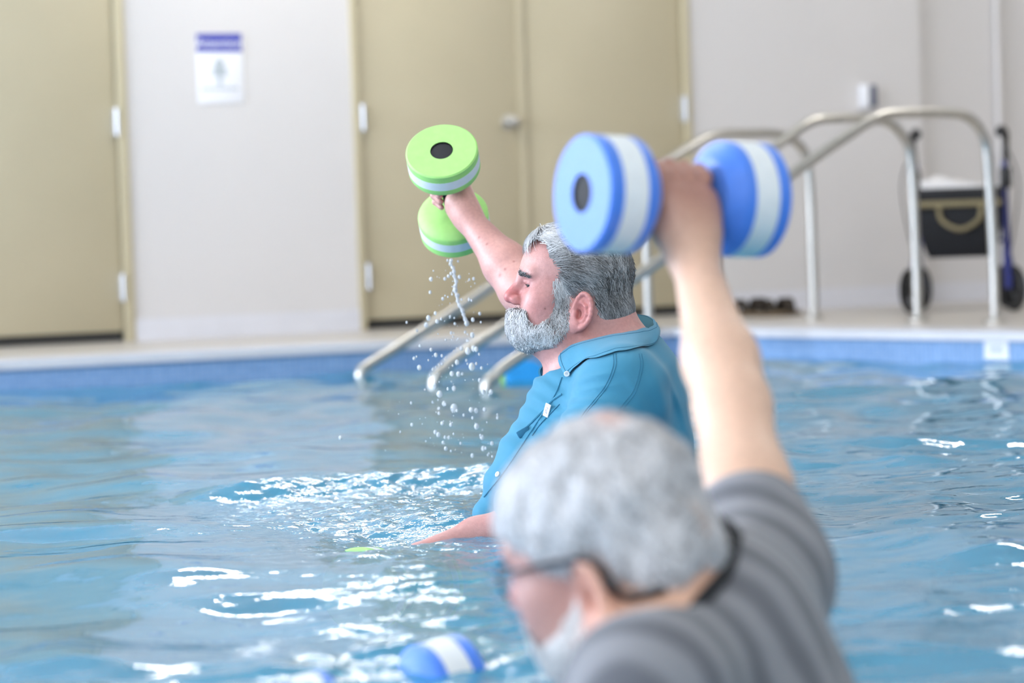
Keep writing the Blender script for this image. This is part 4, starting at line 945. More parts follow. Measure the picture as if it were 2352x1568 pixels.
# sideburns down to the beard
sbm = (np.linalg.norm(pos - H1.O, axis=1) < 0.14) & (f_ > 0.019) & (f_ < 0.046 - 0.25 * (0.03 - u_) * (u_ > 0) * 0) & (u_ > -0.035) & (u_ < 0.035) & (l_ > 0.05) & (l_ < 0.082)
nb_ = 1500; Rs = pos[g1.choice(np.flatnonzero(sbm), nb_)] + g1.normal(size=(nb_, 3)) * 0.0012; Ls = H1.loc(Rs)
V, Q, per = strands(UN, Rs, np.stack([-0.25 + 0.2 * g1.normal(size=nb_), 0 * Ls[:, 1], -1 + 0 * Ls[:, 0]], 1) @ H1.A, 0.010 + 0.012 * g1.random(nb_), 0.003, 4, H1, 0.0007, 0.0, 0.4, 28)
o = mesh_obj('sideburn_strands', V, Q, M['hair'], beard1, True, np.repeat(np.clip(0.42 + 0.35 * g1.random(nb_) - 0.25 * (g1.random(nb_) < 0.35), 0.06, 0.9)[:, None] * np.array([[0.98, 0.98, 1.0]]), per, 0)); o['kind'] = 'stuff'
for sg in (-1, 1):
    n = 170; t = g1.random(n) ** 1.2; Rr = np.stack([H1.p(0.1065 - 0.016 * a * a - 0.002, sg * (0.012 + 0.036 * a), 0.049 - 0.007 * a + 0.0016 * g1.normal()) for a in t])
    SH = UN; N = SH.grad(Rr); Rr = Rr - N * SH.ev(Rr)[:, None]
    V, Q, per = strands(SH, Rr, np.tile((np.array([0.15, sg * 0.9, 0.1]) @ H1.A)[None], (n, 1)), 0.007 + 0.006 * g1.random(n), 0.002, 3, H1, 0.0007, 0.0, 0.5, 5)
    mesh_obj('eyebrow', V, Q, M['hair'], root1, True, np.repeat(np.clip(0.02 + 0.25 * g1.random(n)[:, None] ** 3 * np.ones((1, 3)), 0, 1), per, 0))
    b = MB(); b.ball(H1.p(0.0858, sg * 0.032, 0.0232), 0.0126, 10); b.build('eye', M['eye'], root1)
    lp = [H1.p(0.0858 + 0.0141 * math.cos(a_) , sg * (0.032 + 0.0141 * math.sin(a_)), 0.0242 - 0.002 * abs(math.sin(a_))) for a_ in np.linspace(-0.7, 1.35, 10)] + [on_face(H1.p(0.082, sg * 0.049, 0.0195)), on_face(H1.p(0.076, sg * 0.054, 0.0165))]  # lash line; its tail draws the crease's shade as a dark line
    b = MB(); b.tube(lp, [0.0012] * 10 + [0.0009, 0.0004], 6); b.build('lash_crease_line', M['eye'], root1)

# shirt
def cam_xy(P):                        # metres right of and above the man's head centre
    d = P - H1.O; return d @ RIGHT, d @ UP
def folds(P):
    x, y = cam_xy(P)
    a = 0.0019 * np.sin((0.9 * y + 0.42 * x) * 190 + 3 * np.sin(14 * x) + 2.2 * np.sin(9 * y)) * smoothstep(0.02, -0.06, x) * smoothstep(-0.13, -0.17, y) * smoothstep(-0.34, -0.24, y)
    b = 0.0026 * np.sin((0.25 * y + x) * 120 + 2 * np.sin(8 * y)) * smoothstep(0.10, 0.17, x) * smoothstep(-0.1, -0.2, y)
    c = 0.0035 * np.sin((0.55 * y + 0.8 * x) * 85 + 2.6 * np.sin(13 * y + 4 * x)) * smoothstep(0.05, -0.06, x) * smoothstep(-0.24, -0.32, y)
    d = 0.0022 * np.sin(34 * x + 3 * np.sin(21 * y)) * np.sin(27 * y + 2 * np.sin(17 * x))
    r = 0.0
    for x0, y0, x1, y1, hgt, sg in RIDGES:
        ex, ey = x1 - x0, y1 - y0; tt = np.clip(((x - x0) * ex + (y - y0) * ey) / (ex * ex + ey * ey), 0, 1)
        dd = np.hypot(x - x0 - tt * ex, y - y0 - tt * ey - 0.006 * np.sin(3.14 * tt)); r = r - hgt * np.sin(3.14 * np.clip(tt, 0.04, 0.96)) * np.exp(-(dd / sg) ** 2)
    return a + b + c + d + r
_px = lambda x, y: ((x - 1320) * D1 / FPX, (682 - y) * D1 / FPX)
RIDGES = [(*_px(x0, y0), *_px(x1, y1), h_, s_) for x0, y0, x1, y1, h_, s_ in (
    (1296, 884, 1412, 852, 0.004, 0.006), (1290, 905, 1425, 880, 0.0035, 0.005), (1282, 928, 1400, 912, 0.004, 0.006), (1262, 950, 1350, 945, 0.0035, 0.006), (1240, 975, 1330, 985, 0.003, 0.007),
    (1420, 850, 1460, 930, 0.003, 0.007), (1495, 820, 1565, 960, 0.004, 0.008), (1520, 840, 1576, 1010, 0.0035, 0.007), (1480, 840, 1540, 1000, 0.003, 0.009), (1215, 1010, 1150, 1120, 0.004, 0.007), (1235, 1020, 1180, 1140, 0.003, 0.006))]
T = Sdf()
for q in shirt_prims:
    if q[0] == 'e': T.ell(q[1], q[2], H1.A, 0.07)
    else: T.cone(q[1], q[2], q[3], q[4], 0.05)
T.ell(J(1262, 1120, 0.06), (0.115, 0.11, 0.125), H1.A, 0.06); T.cone(J(1285, 930, 0.04), J(1126, 1192, 0.05), 0.05, 0.034, 0.05)
T.chain([J(1430, 905, 0.195), J(1375, 1040, 0.245), J(1305, 1150, 0.25), J(1205, 1172, 0.235)], [0.082, 0.079, 0.072, 0.060], 0.05)
T.chain([J(1412, 880, -0.2), J(1345, 800, -0.285)], [0.08, 0.074], 0.04)
T.cone(J(1330, 800, 0), J(1352, 760, 0), 0.100, 0.105, 0.012, 's')
T.cone(J(1300, 850, 0.012), J(1262, 900, 0.02), 0.045, 0.006, 0.01, 's')
T.extra = folds
pos2, q2 = T.mesh(0.0048)
shirt1 = mesh_obj('shirt', pos2, q2, M['teal'], root1)
# collar band: outer ring of points, top edge and bottom edge
top_e = [(1252, 834, -0.055), (1284, 812, 0.055), (1312, 792, 0.088), (1350, 780, 0.098), (1406, 767, 0.100), (1455, 761, 0.085), (1490, 754, 0.05), (1506, 744, 0.0), (1497, 729, -0.055), (1470, 722, -0.085), (1430, 722, -0.1), (1370, 742, -0.105), (1310, 775, -0.095), (1262, 815, -0.065), (1246, 838, -0.05)]
bot_e = [(1262, 880, -0.05), (1298, 864, 0.082), (1330, 840, 0.112), (1368, 822, 0.122), (1412, 808, 0.124), (1460, 800, 0.108), (1494, 794, 0.06), (1508, 782, 0.0), (1500, 770, -0.06), (1472, 766, -0.095), (1430, 770, -0.115), (1370, 790, -0.12), (1310, 815, -0.11), (1262, 850, -0.075), (1242, 870, -0.06)]
def over(q):                          # a collar point, lifted onto the shirt where the shirt is nearer
    P = J(*q)
    if q[2] >= 0:
        h_ = T.hit(q[0], q[1], 4.2, 7.0)
        if h_ is not None and np.linalg.norm(h_ - CAM) < np.linalg.norm(P - CAM): P = h_ - 0.006 * ray(q[0], q[1])
    return P
te = curve([over(q) for q in top_e[1:]], 6); be = curve([over(q) for q in bot_e[1:]], 6); cenl = J(1385, 790, 0)
v = []; f = []; nseg = len(te); rows = 7
for i in range(nseg):
    for j in range(rows):
        t = j / (rows - 1); p_ = te[i] * (1 - t) + be[i] * t; out_ = nrm(p_ - cenl - np.dot(p_ - cenl, UP) * UP); v.append(p_ + out_ * (0.008 * math.sin(math.pi * t) + 0.001 * math.sin(i * 1.3 + j)))
v = np.array(v)
for _ in range(3):
    ev_ = T.ev(v); v = v + T.grad(v) * np.clip(0.0045 - ev_, 0, 0.02)[:, None] * (ev_ < 0.0045)[:, None]
col_out = v.reshape(nseg, rows, 3).copy(); v = list(v); nv = len(v)
for i in range(nseg):
    for j in range(rows): p_ = v[i * rows + j]; out_ = nrm(p_ - cenl - np.dot(p_ - cenl, UP) * UP); v.append(p_ - out_ * 0.004)
for i in range(nseg - 1):
    for j in range(rows - 1):
        a = i * rows + j; f.append((a, a + 1, a + rows + 1, a + rows)); f.append((a + nv, a + rows + nv, a + rows + 1 + nv, a + 1 + nv))
    f.append((i * rows, i * rows + rows, i * rows + rows + nv, i * rows + nv)); a = i * rows + rows - 1; f.append((a, a + nv, a + rows + nv, a + rows))
for i in (0, nseg - 1):
    for j in range(rows - 1): a = i * rows + j; f.append((a, a + 1, a + 1 + nv, a + nv))
co = mesh_obj('collar', v, f, M['teal'], root1); sharp(co, 1.0)
# inner stand of the collar, seen behind the neck
v = []; f = []
for i in range(nseg):
    p0_ = te[i]; out_ = nrm(p0_ - cenl - np.dot(p0_ - cenl, UP) * UP)
    for t in (0.0, 0.5, 1.0): v.append(p0_ - out_ * (0.0045 + 0.006 * t) - UP * 0.055 * t - UP * 0.001)
for i in range(nseg - 1):
    for j in range(2): a = i * 3 + j; f.append((a, a + 3, a + 4, a + 1))
o = mesh_obj('collar_stand', v, f, M['teal_shade'], co)
md = o.modifiers.new('thickness', 'SOLIDIFY'); md.thickness = 0.0015
# stitching, buttons, label
for w_ in (0.1, 0.9):
    jj = w_ * (rows - 1); j0 = int(jj); P = [col_out[i, j0] * (1 - jj + j0) + col_out[i, j0 + 1] * (jj - j0) for i in range(1, 40)]
    P = [p_ + nrm(p_ - cenl - np.dot(p_ - cenl, UP) * UP) * 0.0006 for p_ in P]; b = MB(); b.tube(P, 0.0005, 5); b.build('stitching', M['teal_dark'], co)
P = [col_out[1, j] + 0.0012 * TOW for j in range(rows)]; b = MB(); b.tube(P, 0.0005, 5); b.build('stitching', M['teal_dark'], co)
def stitched(name, pts, r_, m, parent, off=0.0004, sd=T):
    P = []
    for x, y in curve([np.array(q, float) for q in pts], 6):
        h = sd.hit(x, y, 4.2, 7.0)
        if h is not None: P.append(h - ray(x, y) * off)
    if len(P) > 2: b = MB(); b.tube(P, r_, 6); return b.build(name, m, parent)
stitched('stitching', [(1414, 812), (1414, 842), (1396, 886), (1368, 922), (1345, 950), (1325, 985)], 0.0006, M['teal_dark'], shirt1)
stitched('stitching', [(1468, 812), (1471, 842), (1456, 895), (1430, 930), (1405, 968)], 0.0006, M['teal_dark'], shirt1)
stitched('stitching', [(1474, 812), (1477, 842), (1462, 897), (1436, 934), (1411, 972)], 0.0006, M['teal_dark'], shirt1)
stitched('stitching', [(1408, 812), (1408, 842), (1390, 886), (1362, 922), (1339, 950), (1319, 985)], 0.0006, M['teal_dark'], shirt1)
stitched('placket_edge', [(1290, 866), (1275, 905), (1246, 950), (1205, 1012), (1160, 1080), (1112, 1140)], 0.0022, M['teal'], shirt1)
stitched('pocket_edge', [(1205, 985), (1228, 962), (1252, 938), (1270, 918), (1290, 905)], 0.0026, M['teal'], shirt1)
stitched('pocket_edge', [(1222, 1000), (1240, 975), (1262, 952), (1285, 928)], 0.0012, M['teal_dark'], shirt1)
def button(px, py, sd):
    h = sd.hit(px, py, 4.2, 7.0) if sd is T else sd.p[0][1] + 0.006 * TOW; n = sd.grad(h[None])[0]
    b = MB(); b.lathe(h, n, [(0, 0.0056), (0.0016, 0.0058), (0.0026, 0.0048), (0.0022, 0.0034), (0.0018, 0.0)], 18); o = b.build('button', M['button'], shirt1)
    b = MB(); u1 = nrm(np.cross(n, [0, 0, 1])); u2 = np.cross(n, u1)
    for i in (-1, 1):
        for j in (-1, 1): b.ball(h + n * 0.0026 + 0.0012 * (i * u1 + j * u2), 0.0006, 4)
    b.build('button_holes', M['teal_dark'], o)
CS = Sdf(); CS.ell(col_out[1, rows - 1] * 0.8 + col_out[1, rows - 2] * 0.2 - 0.0035 * TOW, 0.006); button(1297, 858, CS); button(1143, 1089, T)
h = T.hit(1258, 942, 4.2, 7); n = T.grad(h[None])[0]; yd = nrm(0.45 * RIGHT + 0.9 * UP); yd = nrm(yd - np.dot(yd, n) * n); xd = np.cross(yd, n)
b = MB(); b.box(h + n * 0.002, (0.0075, 0.013, 0.0012), (xd, yd, n), 0.0006); o = b.build('fabric_label', M['sign_white'], shirt1)
text_mesh('afla', 0.0105, h + n * 0.0035, yd, -xd, 0.0, M['sign_blue'], 'label_lettering', o)
# tab at the front edge
h = T.hit(1202, 992, 4.2, 7)
if h is None: h = J(1202, 992, 0.05)
b = MB(); b.box(h, (0.013, 0.004, 0.007), (nrm(camdir(0.85, 0.5, 0)), TOW, nrm(camdir(-0.5, 0.85, 0))), 0.002); b.build('button_tab', M['teal_dark'], shirt1)
SW = Sdf()
for sg in (-1, 1): SW.cone((hx, hy + sg * 0.1, -0.2), (hx - 0.02, hy + sg * 0.115, -0.58), 0.125, 0.098, 0.05)
p_, q_ = SW.mesh(0.012); mesh_obj('swim_shorts', p_, q_, M['shorts'], root1)

# ------------------------------------------------------------------ man in the grey shirt
M['grey_shirt'] = mat('grey_jersey', srgb(120, 122, 128), 0.75, spec=0.3, sheen=0.2)
nt = M['grey_shirt'].node_tree; bs = nt.nodes['Principled BSDF']
tcg = nt.nodes.new('ShaderNodeTexCoord'); mpg = nt.nodes.new('ShaderNodeMapping'); wv_ = nt.nodes.new('ShaderNodeTexWave'); rp_ = nt.nodes.new('ShaderNodeValToRGB')
_spine = nrm(unp(1900, 2320, 3.15) - unp(1590, 1340, 3.08)); _q = Vector(nrm(unp(1742, 1322, 3.28) - unp(1500, 1610, 2.90))).rotation_difference(Vector((1, 0, 0)))
mpg.vector_type = 'POINT'; mpg.inputs['Rotation'].default_value = _q.to_euler()
wv_.wave_type = 'BANDS'; wv_.bands_direction = 'X'; wv_.inputs['Scale'].default_value = 5.5; wv_.inputs['Distortion'].default_value = 3.0; wv_.inputs['Detail'].default_value = 2
rp_.color_ramp.elements[0].color = (*srgb(100, 101, 107), 1); rp_.color_ramp.elements[1].color = (*srgb(136, 136, 141), 1); rp_.color_ramp.elements[0].position = 0.25; rp_.color_ramp.elements[1].position = 0.75  # bands put the light and shade of stretch folds into the colour
nt.links.new(tcg.outputs['Object'], mpg.inputs['Vector']); nt.links.new(mpg.outputs[0], wv_.inputs['Vector']); nt.links.new(wv_.outputs['Fac'], rp_.inputs[0]); nt.links.new(rp_.outputs[0], bs.inputs['Base Color'])
M['black_rib'] = vary(mat('black_ribbing', (0.012, 0.012, 0.014), 0.8), 60, 0.2)
M['glasses'] = mat('dark_glasses_frame', (0.02, 0.02, 0.03), 0.3)
F2 = camdir(-0.80, -0.40, -0.56); U2 = camdir(-0.31, 0.92, -0.06)
H2 = Head(unp(1415, 1280, 3.04), F2, U2, 1.04)
S = Sdf(); head_sdf(S, H2)
nb2 = unp(1562, 1366, 3.08)
S.cone(H2.p(-0.02, 0, -0.045), nb2, 0.062, 0.070, 0.03); S.cone(H2.p(-0.06, 0, -0.01), nb2, 0.048, 0.06, 0.03)
shL, shR = unp(1492, 1592, 2.90), unp(1742, 1322, 3.28); hip = unp(1890, 2300, 3.16); mids = 0.5 * (shL + shR) + 0.02 * TOW
tdir = nrm(hip - mids); lr = nrm(shR - shL); lr = nrm(lr - np.dot(lr, tdir) * tdir); bkd = np.cross(lr, tdir); TA = np.stack([lr, bkd, -tdir])
torso2 = [('c', shL, 0.5 * (shL + shR), 0.078, 0.098), ('c', 0.5 * (shL + shR), shR, 0.098, 0.078), ('e', mids + 0.17 * tdir, (0.185, 0.135, 0.2)), ('e', mids + 0.36 * tdir, (0.175, 0.14, 0.22))]
for q in torso2:
    if q[0] == 'e': S.ell(q[1], np.array(q[2]) - 0.014, TA, 0.06)
    else: S.cone(q[1], q[2], q[3] - 0.014, q[4] - 0.014, 0.05)
bB = nrm(BLUE_C - unp(1592, 615, 3.64)); bB = nrm(bB - np.dot(bB, BLUE_A) * BLUE_A); nB_ = np.cross(BLUE_A, bB)
wR = grip_hand(S, BLUE_C, BLUE_A, bB, nB_, k=1.06)
elb = unp(1683, 935, 3.46); S.cone(shR, 0.5 * shR + 0.5 * elb, 0.056, 0.052, 0.03); S.cone(0.5 * shR + 0.5 * elb, elb, 0.052, 0.043, 0.03)
md_ = 0.7 * elb + 0.3 * wR; S.cone(elb, md_, 0.042, 0.043, 0.03); S.cone(md_, wR, 0.043, 0.0275, 0.03); S.cone(wR, BLUE_C - 0.05 * bB - 0.02 * nB_, 0.028, 0.024, 0.025)
b3 = nrm(camdir(-0.35, 0.25, -0.55)); b3 = nrm(b3 - np.dot(b3, BLUE2_A) * BLUE2_A)
wL = grip_hand(S, BLUE2_C, BLUE2_A, b3, np.cross(BLUE2_A, b3), k=1.04)
elL = unp(1230, 1900, 3.05); S.cone(shL, elL, 0.055, 0.045, 0.03); m2_ = 0.65 * elL + 0.35 * wL; S.cone(elL, m2_, 0.045, 0.042, 0.03); S.cone(m2_, wL, 0.042, 0.028, 0.03); S.cone(wL, BLUE2_C - 0.05 * b3, 0.028, 0.024, 0.025)
hz = np.array([hip[0], hip[1], -0.35])
for sg in (-1, 1):
    o3 = sg * 0.1 * np.array([0.56, 0.83, 0]); kn_ = hz + o3 + np.array([-0.16, 0.1, -0.38]); kn_[2] = -0.75; an = hz + o3 + np.array([0.02, 0.0, 0]); an[2] = -1.1
    S.cone(hz + o3, kn_, 0.09, 0.06, 0.05); S.cone(kn_, an, 0.057, 0.042, 0.03); to = an + np.array([-0.15, 0.09, -0.05]); S.cone(an - 0.03 * ZA, to, 0.038, 0.028, 0.03)
pos, quads = S.mesh(0.0048, lambda P: P[:, 2] > -0.26); posl, ql = S.mesh(0.010, lambda P: P[:, 2] < -0.22); quads = np.concatenate([quads, ql + len(pos)]); pos = np.concatenate([pos, posl])
loc = H2.loc(pos); f_, l_, u_ = loc[:, 0], np.abs(loc[:, 1]), loc[:, 2]
skin = np.tile(np.array(srgb(228, 188, 162)), (len(pos), 1)); blend(np.clip(1.6 * np.exp(-(((pos - H2.p(0.06, 0, 0)) ** 2).sum(1) / 0.1 ** 2)), 0, 1), srgb(188, 144, 140))  # pinker face, with the shade on it darkened into the colour
hd_ = np.exp(-(((pos - BLUE_C) ** 2).sum(1) / 0.088 ** 2)); blend(0.85 * np.clip(hd_ * 1.5, 0, 1), srgb(164, 112, 98))
nk = np.exp(-(((pos - nb2) ** 2).sum(1) / 0.11 ** 2)); blend(0.6 * np.clip(nk * 1.4, 0, 1), srgb(206, 138, 104))
blend(0.6 * ball_mask((-0.006, 0.09, -0.03), (0.03, 0.02, 0.045)), srgb(196, 116, 98)); blend(0.6 * ball_mask((0.128, 0, 0.0), (0.03, 0.03, 0.03)), srgb(206, 120, 118)); blend(0.45 * ball_mask((-0.08, 0.0, 0.125), (0.03, 0.03, 0.03)), srgb(214, 156, 146))
on_head = (f_ > -0.13) & (f_ < 0.16) & (l_ < 0.1) & (u_ > -0.13)
beardm = on_head & (f_ > 0.02) & (u_ < np.interp(f_, [0.02, 0.05, 0.09, 0.1, 0.13], [-0.02, -0.045, -0.055, -0.025, -0.02])) & (u_ > -0.105) & (l_ < 0.075)
root2 = empty('person', (hz[0], hz[1], FLOOR), 'white-haired man in a grey shirt, bent forward with a blue dumbbell raised overhead', 'person')
mesh_obj('body', pos, quads, M['skin'], root2, True, skin)
HS2 = Sdf(); HS2.ell(H2.p(-0.010, 0, 0.054), (0.110, 0.089, 0.098), H2.A); HS2.ell(H2.p(-0.042, 0, -0.016), (0.076, 0.074, 0.060), H2.A, 0.03); HS2.ell(H2.p(0.045, 0, 0.075), (0.064, 0.066, 0.055), H2.A, 0.03)
HS2.extra = lambda P: 0.0035 * noise3(P, 70, 12)
def hair2_test(f, l, u): return (u > np.interp(f, [-0.13, -0.065, -0.04, -0.026, -0.018, 0.02, 0.04, 0.07, 0.1, 0.115], [-0.048, -0.054, -0.056, -0.044, 0.012, 0.004, 0.012, 0.04, 0.07, 0.08])) & ~((np.abs(f + 0.004) < 0.027) & (u < 0.014) & (l > 0.05))
def hcol2(L):
    w_ = np.clip(0.58 + 0.14 * noise3(L, 75, 2) + 0.16 * smoothstep(-0.02, 0.08, L[:, 0]) , 0.2, 0.92); c = w_[:, None] * np.array([[1.0, 0.98, 0.98]])
    bald = np.exp(-(((L[:, 0] + 0.062) / 0.02) ** 2 + ((L[:, 1] - 0.012) / 0.022) ** 2)) * (L[:, 2] > 0.06); return c * (1 - 0.6 * bald[:, None]) + np.array(srgb(222, 170, 158)) * 0.6 * bald[:, None]
hair2, hp2 = shell_mesh(HS2, 0.005, H2, hair2_test, M['hair_base'], 'hair', root2, hcol2)
nS = 5200; R_ = hp2[g1.integers(0, len(hp2), nS)]; Lr = H2.loc(R_)
bald = np.exp(-(((Lr[:, 0] + 0.062) / 0.02) ** 2 + ((Lr[:, 1] - 0.012) / 0.022) ** 2)) * (Lr[:, 2] > 0.06); kp = bald < 0.6; R_ = R_[kp]; Lr = Lr[kp]; nS = len(R_)
dl = np.stack([0.5 * smoothstep(-0.05, 0.05, Lr[:, 0]) - 0.3, 0.4 * np.sign(Lr[:, 1]), -0.8 + 0 * Lr[:, 0]], 1) @ H2.A
V, Q, per = strands(HS2, R_, dl, 0.014 + 0.014 * g1.random(nS), 0.003, 4, H2, 0.0013, 0.0, 0.7, 6)
wh = np.clip(0.66 + 0.2 * g1.random(nS) + 0.1 * smoothstep(-0.02, 0.08, Lr[:, 0]) - 0.4 * (g1.random(nS) < 0.22), 0.1, 0.95)
o = mesh_obj('hair_strands', V, Q, M['hair'], hair2, True, np.repeat(wh[:, None] * np.array([[0.99, 0.98, 1.0]]), per, 0)); o['kind'] = 'stuff'
BS2 = Sdf(); BS2.ell(H2.p(0.092, 0, -0.064), (0.036, 0.036, 0.034), H2.A); BS2.ell(H2.p(0.06, 0, -0.07), (0.046, 0.058, 0.032), H2.A, 0.03); BS2.ell(H2.p(0.112, 0, -0.030), (0.019, 0.028, 0.012), H2.A, 0.02)
beard2, bp2 = shell_mesh(BS2, 0.005, H2, bt, M['hair_base'], 'beard', root2, lambda L: np.clip(0.5 + 0.12 * noise3(L, 100, 4), 0.2, 0.8)[:, None] * np.array([0.98, 0.98, 1.02]))
nB = 2600; Rb_ = np.concatenate([pos[g1.choice(np.flatnonzero(beardm), nB)], bp2[g1.integers(0, len(bp2), 1200)]]); nB = len(Rb_)
UN2 = Sdf(); UN2.p = [q for q in S.p if np.linalg.norm(q[1] - H2.O) < 0.19] + BS2.p
V, Q, per = strands(UN2, Rb_, np.tile((np.array([0.2, 0.0, -1.0]) @ H2.A)[None], (nB, 1)), 0.008 + 0.008 * g1.random(nB), 0.003, 3, H2, 0.0011, 0.0, 0.6, 9)
o = mesh_obj('beard_strands', V, Q, M['hair'], beard2, True, np.repeat(np.clip(0.6 + 0.25 * g1.random(nB), 0, 1)[:, None] * np.ones((1, 3)), per, 0)); o['kind'] = 'stuff'
for sg in (-1, 1):
    b = MB(); b.ball(H2.p(0.0862, sg * 0.032, 0.0235), 0.0122, 8); b.build('eye', M['eye'], root2)
# glasses
gr = empty('glasses', H2.p(0.11, 0, 0.02), 'dark-framed glasses on the white-haired man', 'glasses')
for sg in (-1, 1):
    rim = [H2.p(0.116 - 0.012 * (math.cos(t) * 0.5 + 0.5) ** 2 * 1.0, sg * (0.034 + 0.026 * math.cos(t)), 0.020 + 0.019 * math.sin(t)) for t in np.linspace(0, 2 * math.pi, 25)]
    b = MB(); b.tube(rim, 0.0018, 8, False); b.build('rim', M['glasses'], gr)
    lens_v = [H2.p(0.114, sg * 0.034, 0.020)] + rim[:-1]; o = mesh_obj('lens', lens_v, [(0, i + 1, (i + 1) % 24 + 1) for i in range(24)], M['glass'], gr)
    b = MB(); b.tube(curve([H2.p(0.104, sg * 0.06, 0.028), H2.p(0.07, sg * 0.075, 0.026), H2.p(0.0, sg * 0.086, 0.014), H2.p(-0.022, sg * 0.088, 0.002), H2.p(-0.030, sg * 0.083, -0.03)], 6), 0.003, 8); b.build('temple', M['glasses'], gr)
b = MB(); b.tube(curve([H2.p(0.116, -0.009, 0.024), H2.p(0.120, 0, 0.027), H2.p(0.116, 0.009, 0.024)], 5), 0.0018, 8); b.build('bridge', M['glasses'], gr)
b = MB(); st_ = [H2.p(-0.030, 0.083, -0.03), H2.p(-0.045, 0.074, -0.065)]; 
UNs = UN2
def on_skin(P, off): 
    P = np.asarray(P)
    for _ in range(4): N = S.grad(P[None])[0]; P = P - N * (S.ev(P[None])[0] - off)
    return P
axn = nrm(H2.p(-0.02, 0, -0.045) - nb2); side_ = nrm(H2.A[1] - np.dot(H2.A[1], axn) * axn); bk_ = np.cross(axn, side_); bk_ = bk_ if np.dot(bk_, -H2.A[0]) > 0 else -bk_
strap = [H2.p(-0.012, 0.087, 0.012)] + [S.hit(x, y, 2.2, 4) - 0.005 * ray(x, y) for x, y in ((1372, 1306), (1400, 1338), (1432, 1366), (1475, 1368), (1530, 1352))]
b.tube(curve(strap, 6), 0.0045, 8); b.build('retainer_strap', M['black_rib'], gr)
# shirt
T2 = Sdf()
for q in torso2:
    if q[0] == 'e': T2.ell(q[1], q[2], TA, 0.07)
    else: T2.cone(q[1], q[2], q[3], q[4], 0.05)
T2.chain([shR, 0.74 * shR + 0.26 * elb], [0.084, 0.072], 0.04); T2.chain([shL, 0.6 * shL + 0.4 * elL], [0.08, 0.074], 0.04)
T2.cone(nb2 + axn * 0.02, nb2 + axn * 0.12, 0.076, 0.086, 0.012, 's')
T2.extra = lambda P: 0.004 * np.sin(((P - shR) @ lr) * 75 + 30 * ((P - shR) @ tdir) + 2.5 * np.sin(14 * ((P - shR) @ tdir))) * smoothstep(0.0, 0.12, (P - shR) @ tdir)
p_, q_ = T2.mesh(0.006); shirt2 = mesh_obj('shirt', p_, q_, M['grey_shirt'], root2)
ring = []
for t in np.linspace(0, 2 * math.pi, 41):
    d_ = math.cos(t) * side_ + math.sin(t) * bk_; best = None
    for hgt in np.linspace(0.12, -0.06, 46):
        P = nb2 + axn * hgt + d_ * 0.088
        if T2.ev(P[None])[0] < 0.003: best = P; break
    ring.append(best if best is not None else nb2 + d_ * 0.088)
ring = np.array(ring); ring = (np.roll(ring[:-1], 1, 0) + ring[:-1] + np.roll(ring[:-1], -1, 0)) / 3; ring = np.vstack([ring, ring[:1]])
b = MB(); b.tube(list(ring), 0.0085, 10, False); b.build('neckband', M['black_rib'], shirt2)
SW = Sdf()
for sg in (-1, 1):
    o3 = sg * 0.1 * np.array([0.56, 0.83, 0]); SW.cone(hz + o3 + 0.02 * ZA, hz + o3 + np.array([-0.12, 0.08, -0.3]), 0.12, 0.09, 0.05)
p_, q_ = SW.mesh(0.012); mesh_obj('swim_shorts', p_, q_, M['shorts'], root2)

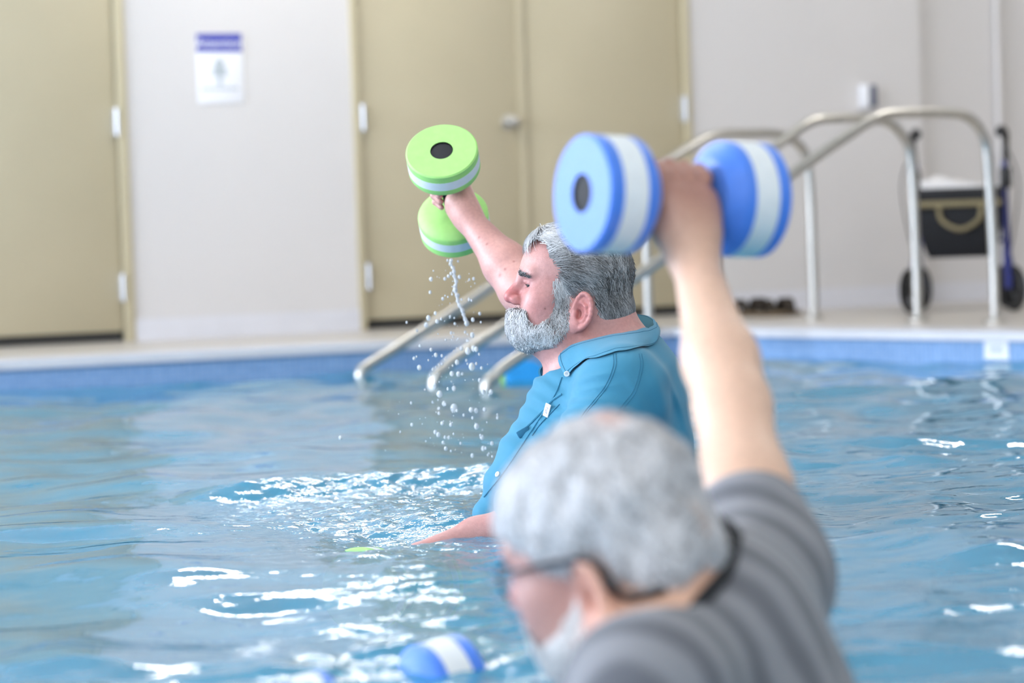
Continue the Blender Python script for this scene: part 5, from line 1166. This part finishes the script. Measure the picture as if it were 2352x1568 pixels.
# ------------------------------------------------------------------ water falling from the green dumbbell
m = bpy.data.materials.new('water_drop'); m.use_nodes = True; bsd = m.node_tree.nodes['Principled BSDF']
bsd.inputs['Base Color'].default_value = (0.95, 0.97, 1, 1); bsd.inputs['Roughness'].default_value = 0.03; bsd.inputs['IOR'].default_value = 1.33; bsd.inputs['Transmission Weight'].default_value = 0.45; M['drop'] = m  # part-opaque white body paints in the glints on the drops
b = MB(); gd = np.random.default_rng(4)
stream = [(1037, 594), (1035, 606), (1042, 618), (1043, 632), (1048, 648), (1044, 664), (1050, 680), (1053, 696), (1062, 712), (1066, 726), (1073, 744)]
sp = [unp(x, y, 6.27) for x, y in stream]
b.tube(curve(sp, 5), [0.0022 + 0.0022 * abs(math.sin(i * 0.9)) for i in range((len(sp) - 1) * 5 + 1)], 8)
for (x, y, r_) in ((1030, 634, 4), (1036, 628, 4), (1055, 636, 5), (1046, 664, 6), (1052, 678, 5), (1063, 714, 6), (1072, 742, 7), (1052, 600, 3), (1028, 598, 3)): b.ball(unp(x, y, 6.27), (r_ * 0.0008, r_ * 0.0008, r_ * 0.001), 6)
fixed = [(990, 641, 5), (1022, 640, 4), (988, 671, 4), (1017, 686, 4), (984, 730, 6), (979, 746, 6), (1004, 738, 5), (1000, 719, 4), (1086, 734, 5), (1078, 642, 3), (1088, 640, 4), (1078, 688, 4), (1102, 720, 4), (1085, 769, 6), (1075, 806, 8), (1088, 800, 7), (1094, 802, 6), (1060, 800, 5), (1084, 842, 9), (1050, 832, 6), (1001, 815, 5), (990, 803, 4), (965, 794, 4), (963, 844, 6), (951, 823, 4), (1038, 858, 6), (1053, 859, 6), (1106, 845, 4), (998, 886, 7), (1010, 905, 8), (1043, 892, 6), (1102, 873, 5), (1110, 900, 6), (1128, 900, 6), (1020, 927, 6), (1043, 937, 10), (1008, 938, 4), (1082, 941, 6), (1094, 943, 6), (1113, 940, 5), (782, 1005, 5), (1016, 972, 5), (1036, 975, 5), (1095, 979, 7), (1000, 992, 5), (1007, 998, 6), (1107, 1004, 6), (1130, 1018, 5), (1110, 1030, 6), (1024, 1030, 5), (1018, 1016, 4), (1085, 1046, 5), (946, 975, 4), (934, 740, 3)]
for x, y, r_ in fixed: b.ball(unp(x, y, 6.25 + gd.normal() * 0.05), (r_ * 0.0008, r_ * 0.0008, r_ * 0.00105), 6)
for _ in range(170):
    t = gd.random(); y = 620 + 430 * t; x = 1045 + gd.normal() * (22 + 40 * t); r_ = 1.0 + 2.4 * gd.random() ** 2
    b.ball(unp(x, y, 6.2 + gd.normal() * 0.09), (r_ * 0.0009, r_ * 0.0009, r_ * 0.0013), 4)
# small jets thrown off the churned surface
o = b.build('falling_water', M['drop'], None); tag(o, 'stream and spray of drops falling from the green dumbbell', 'water drops', None, 'stuff')
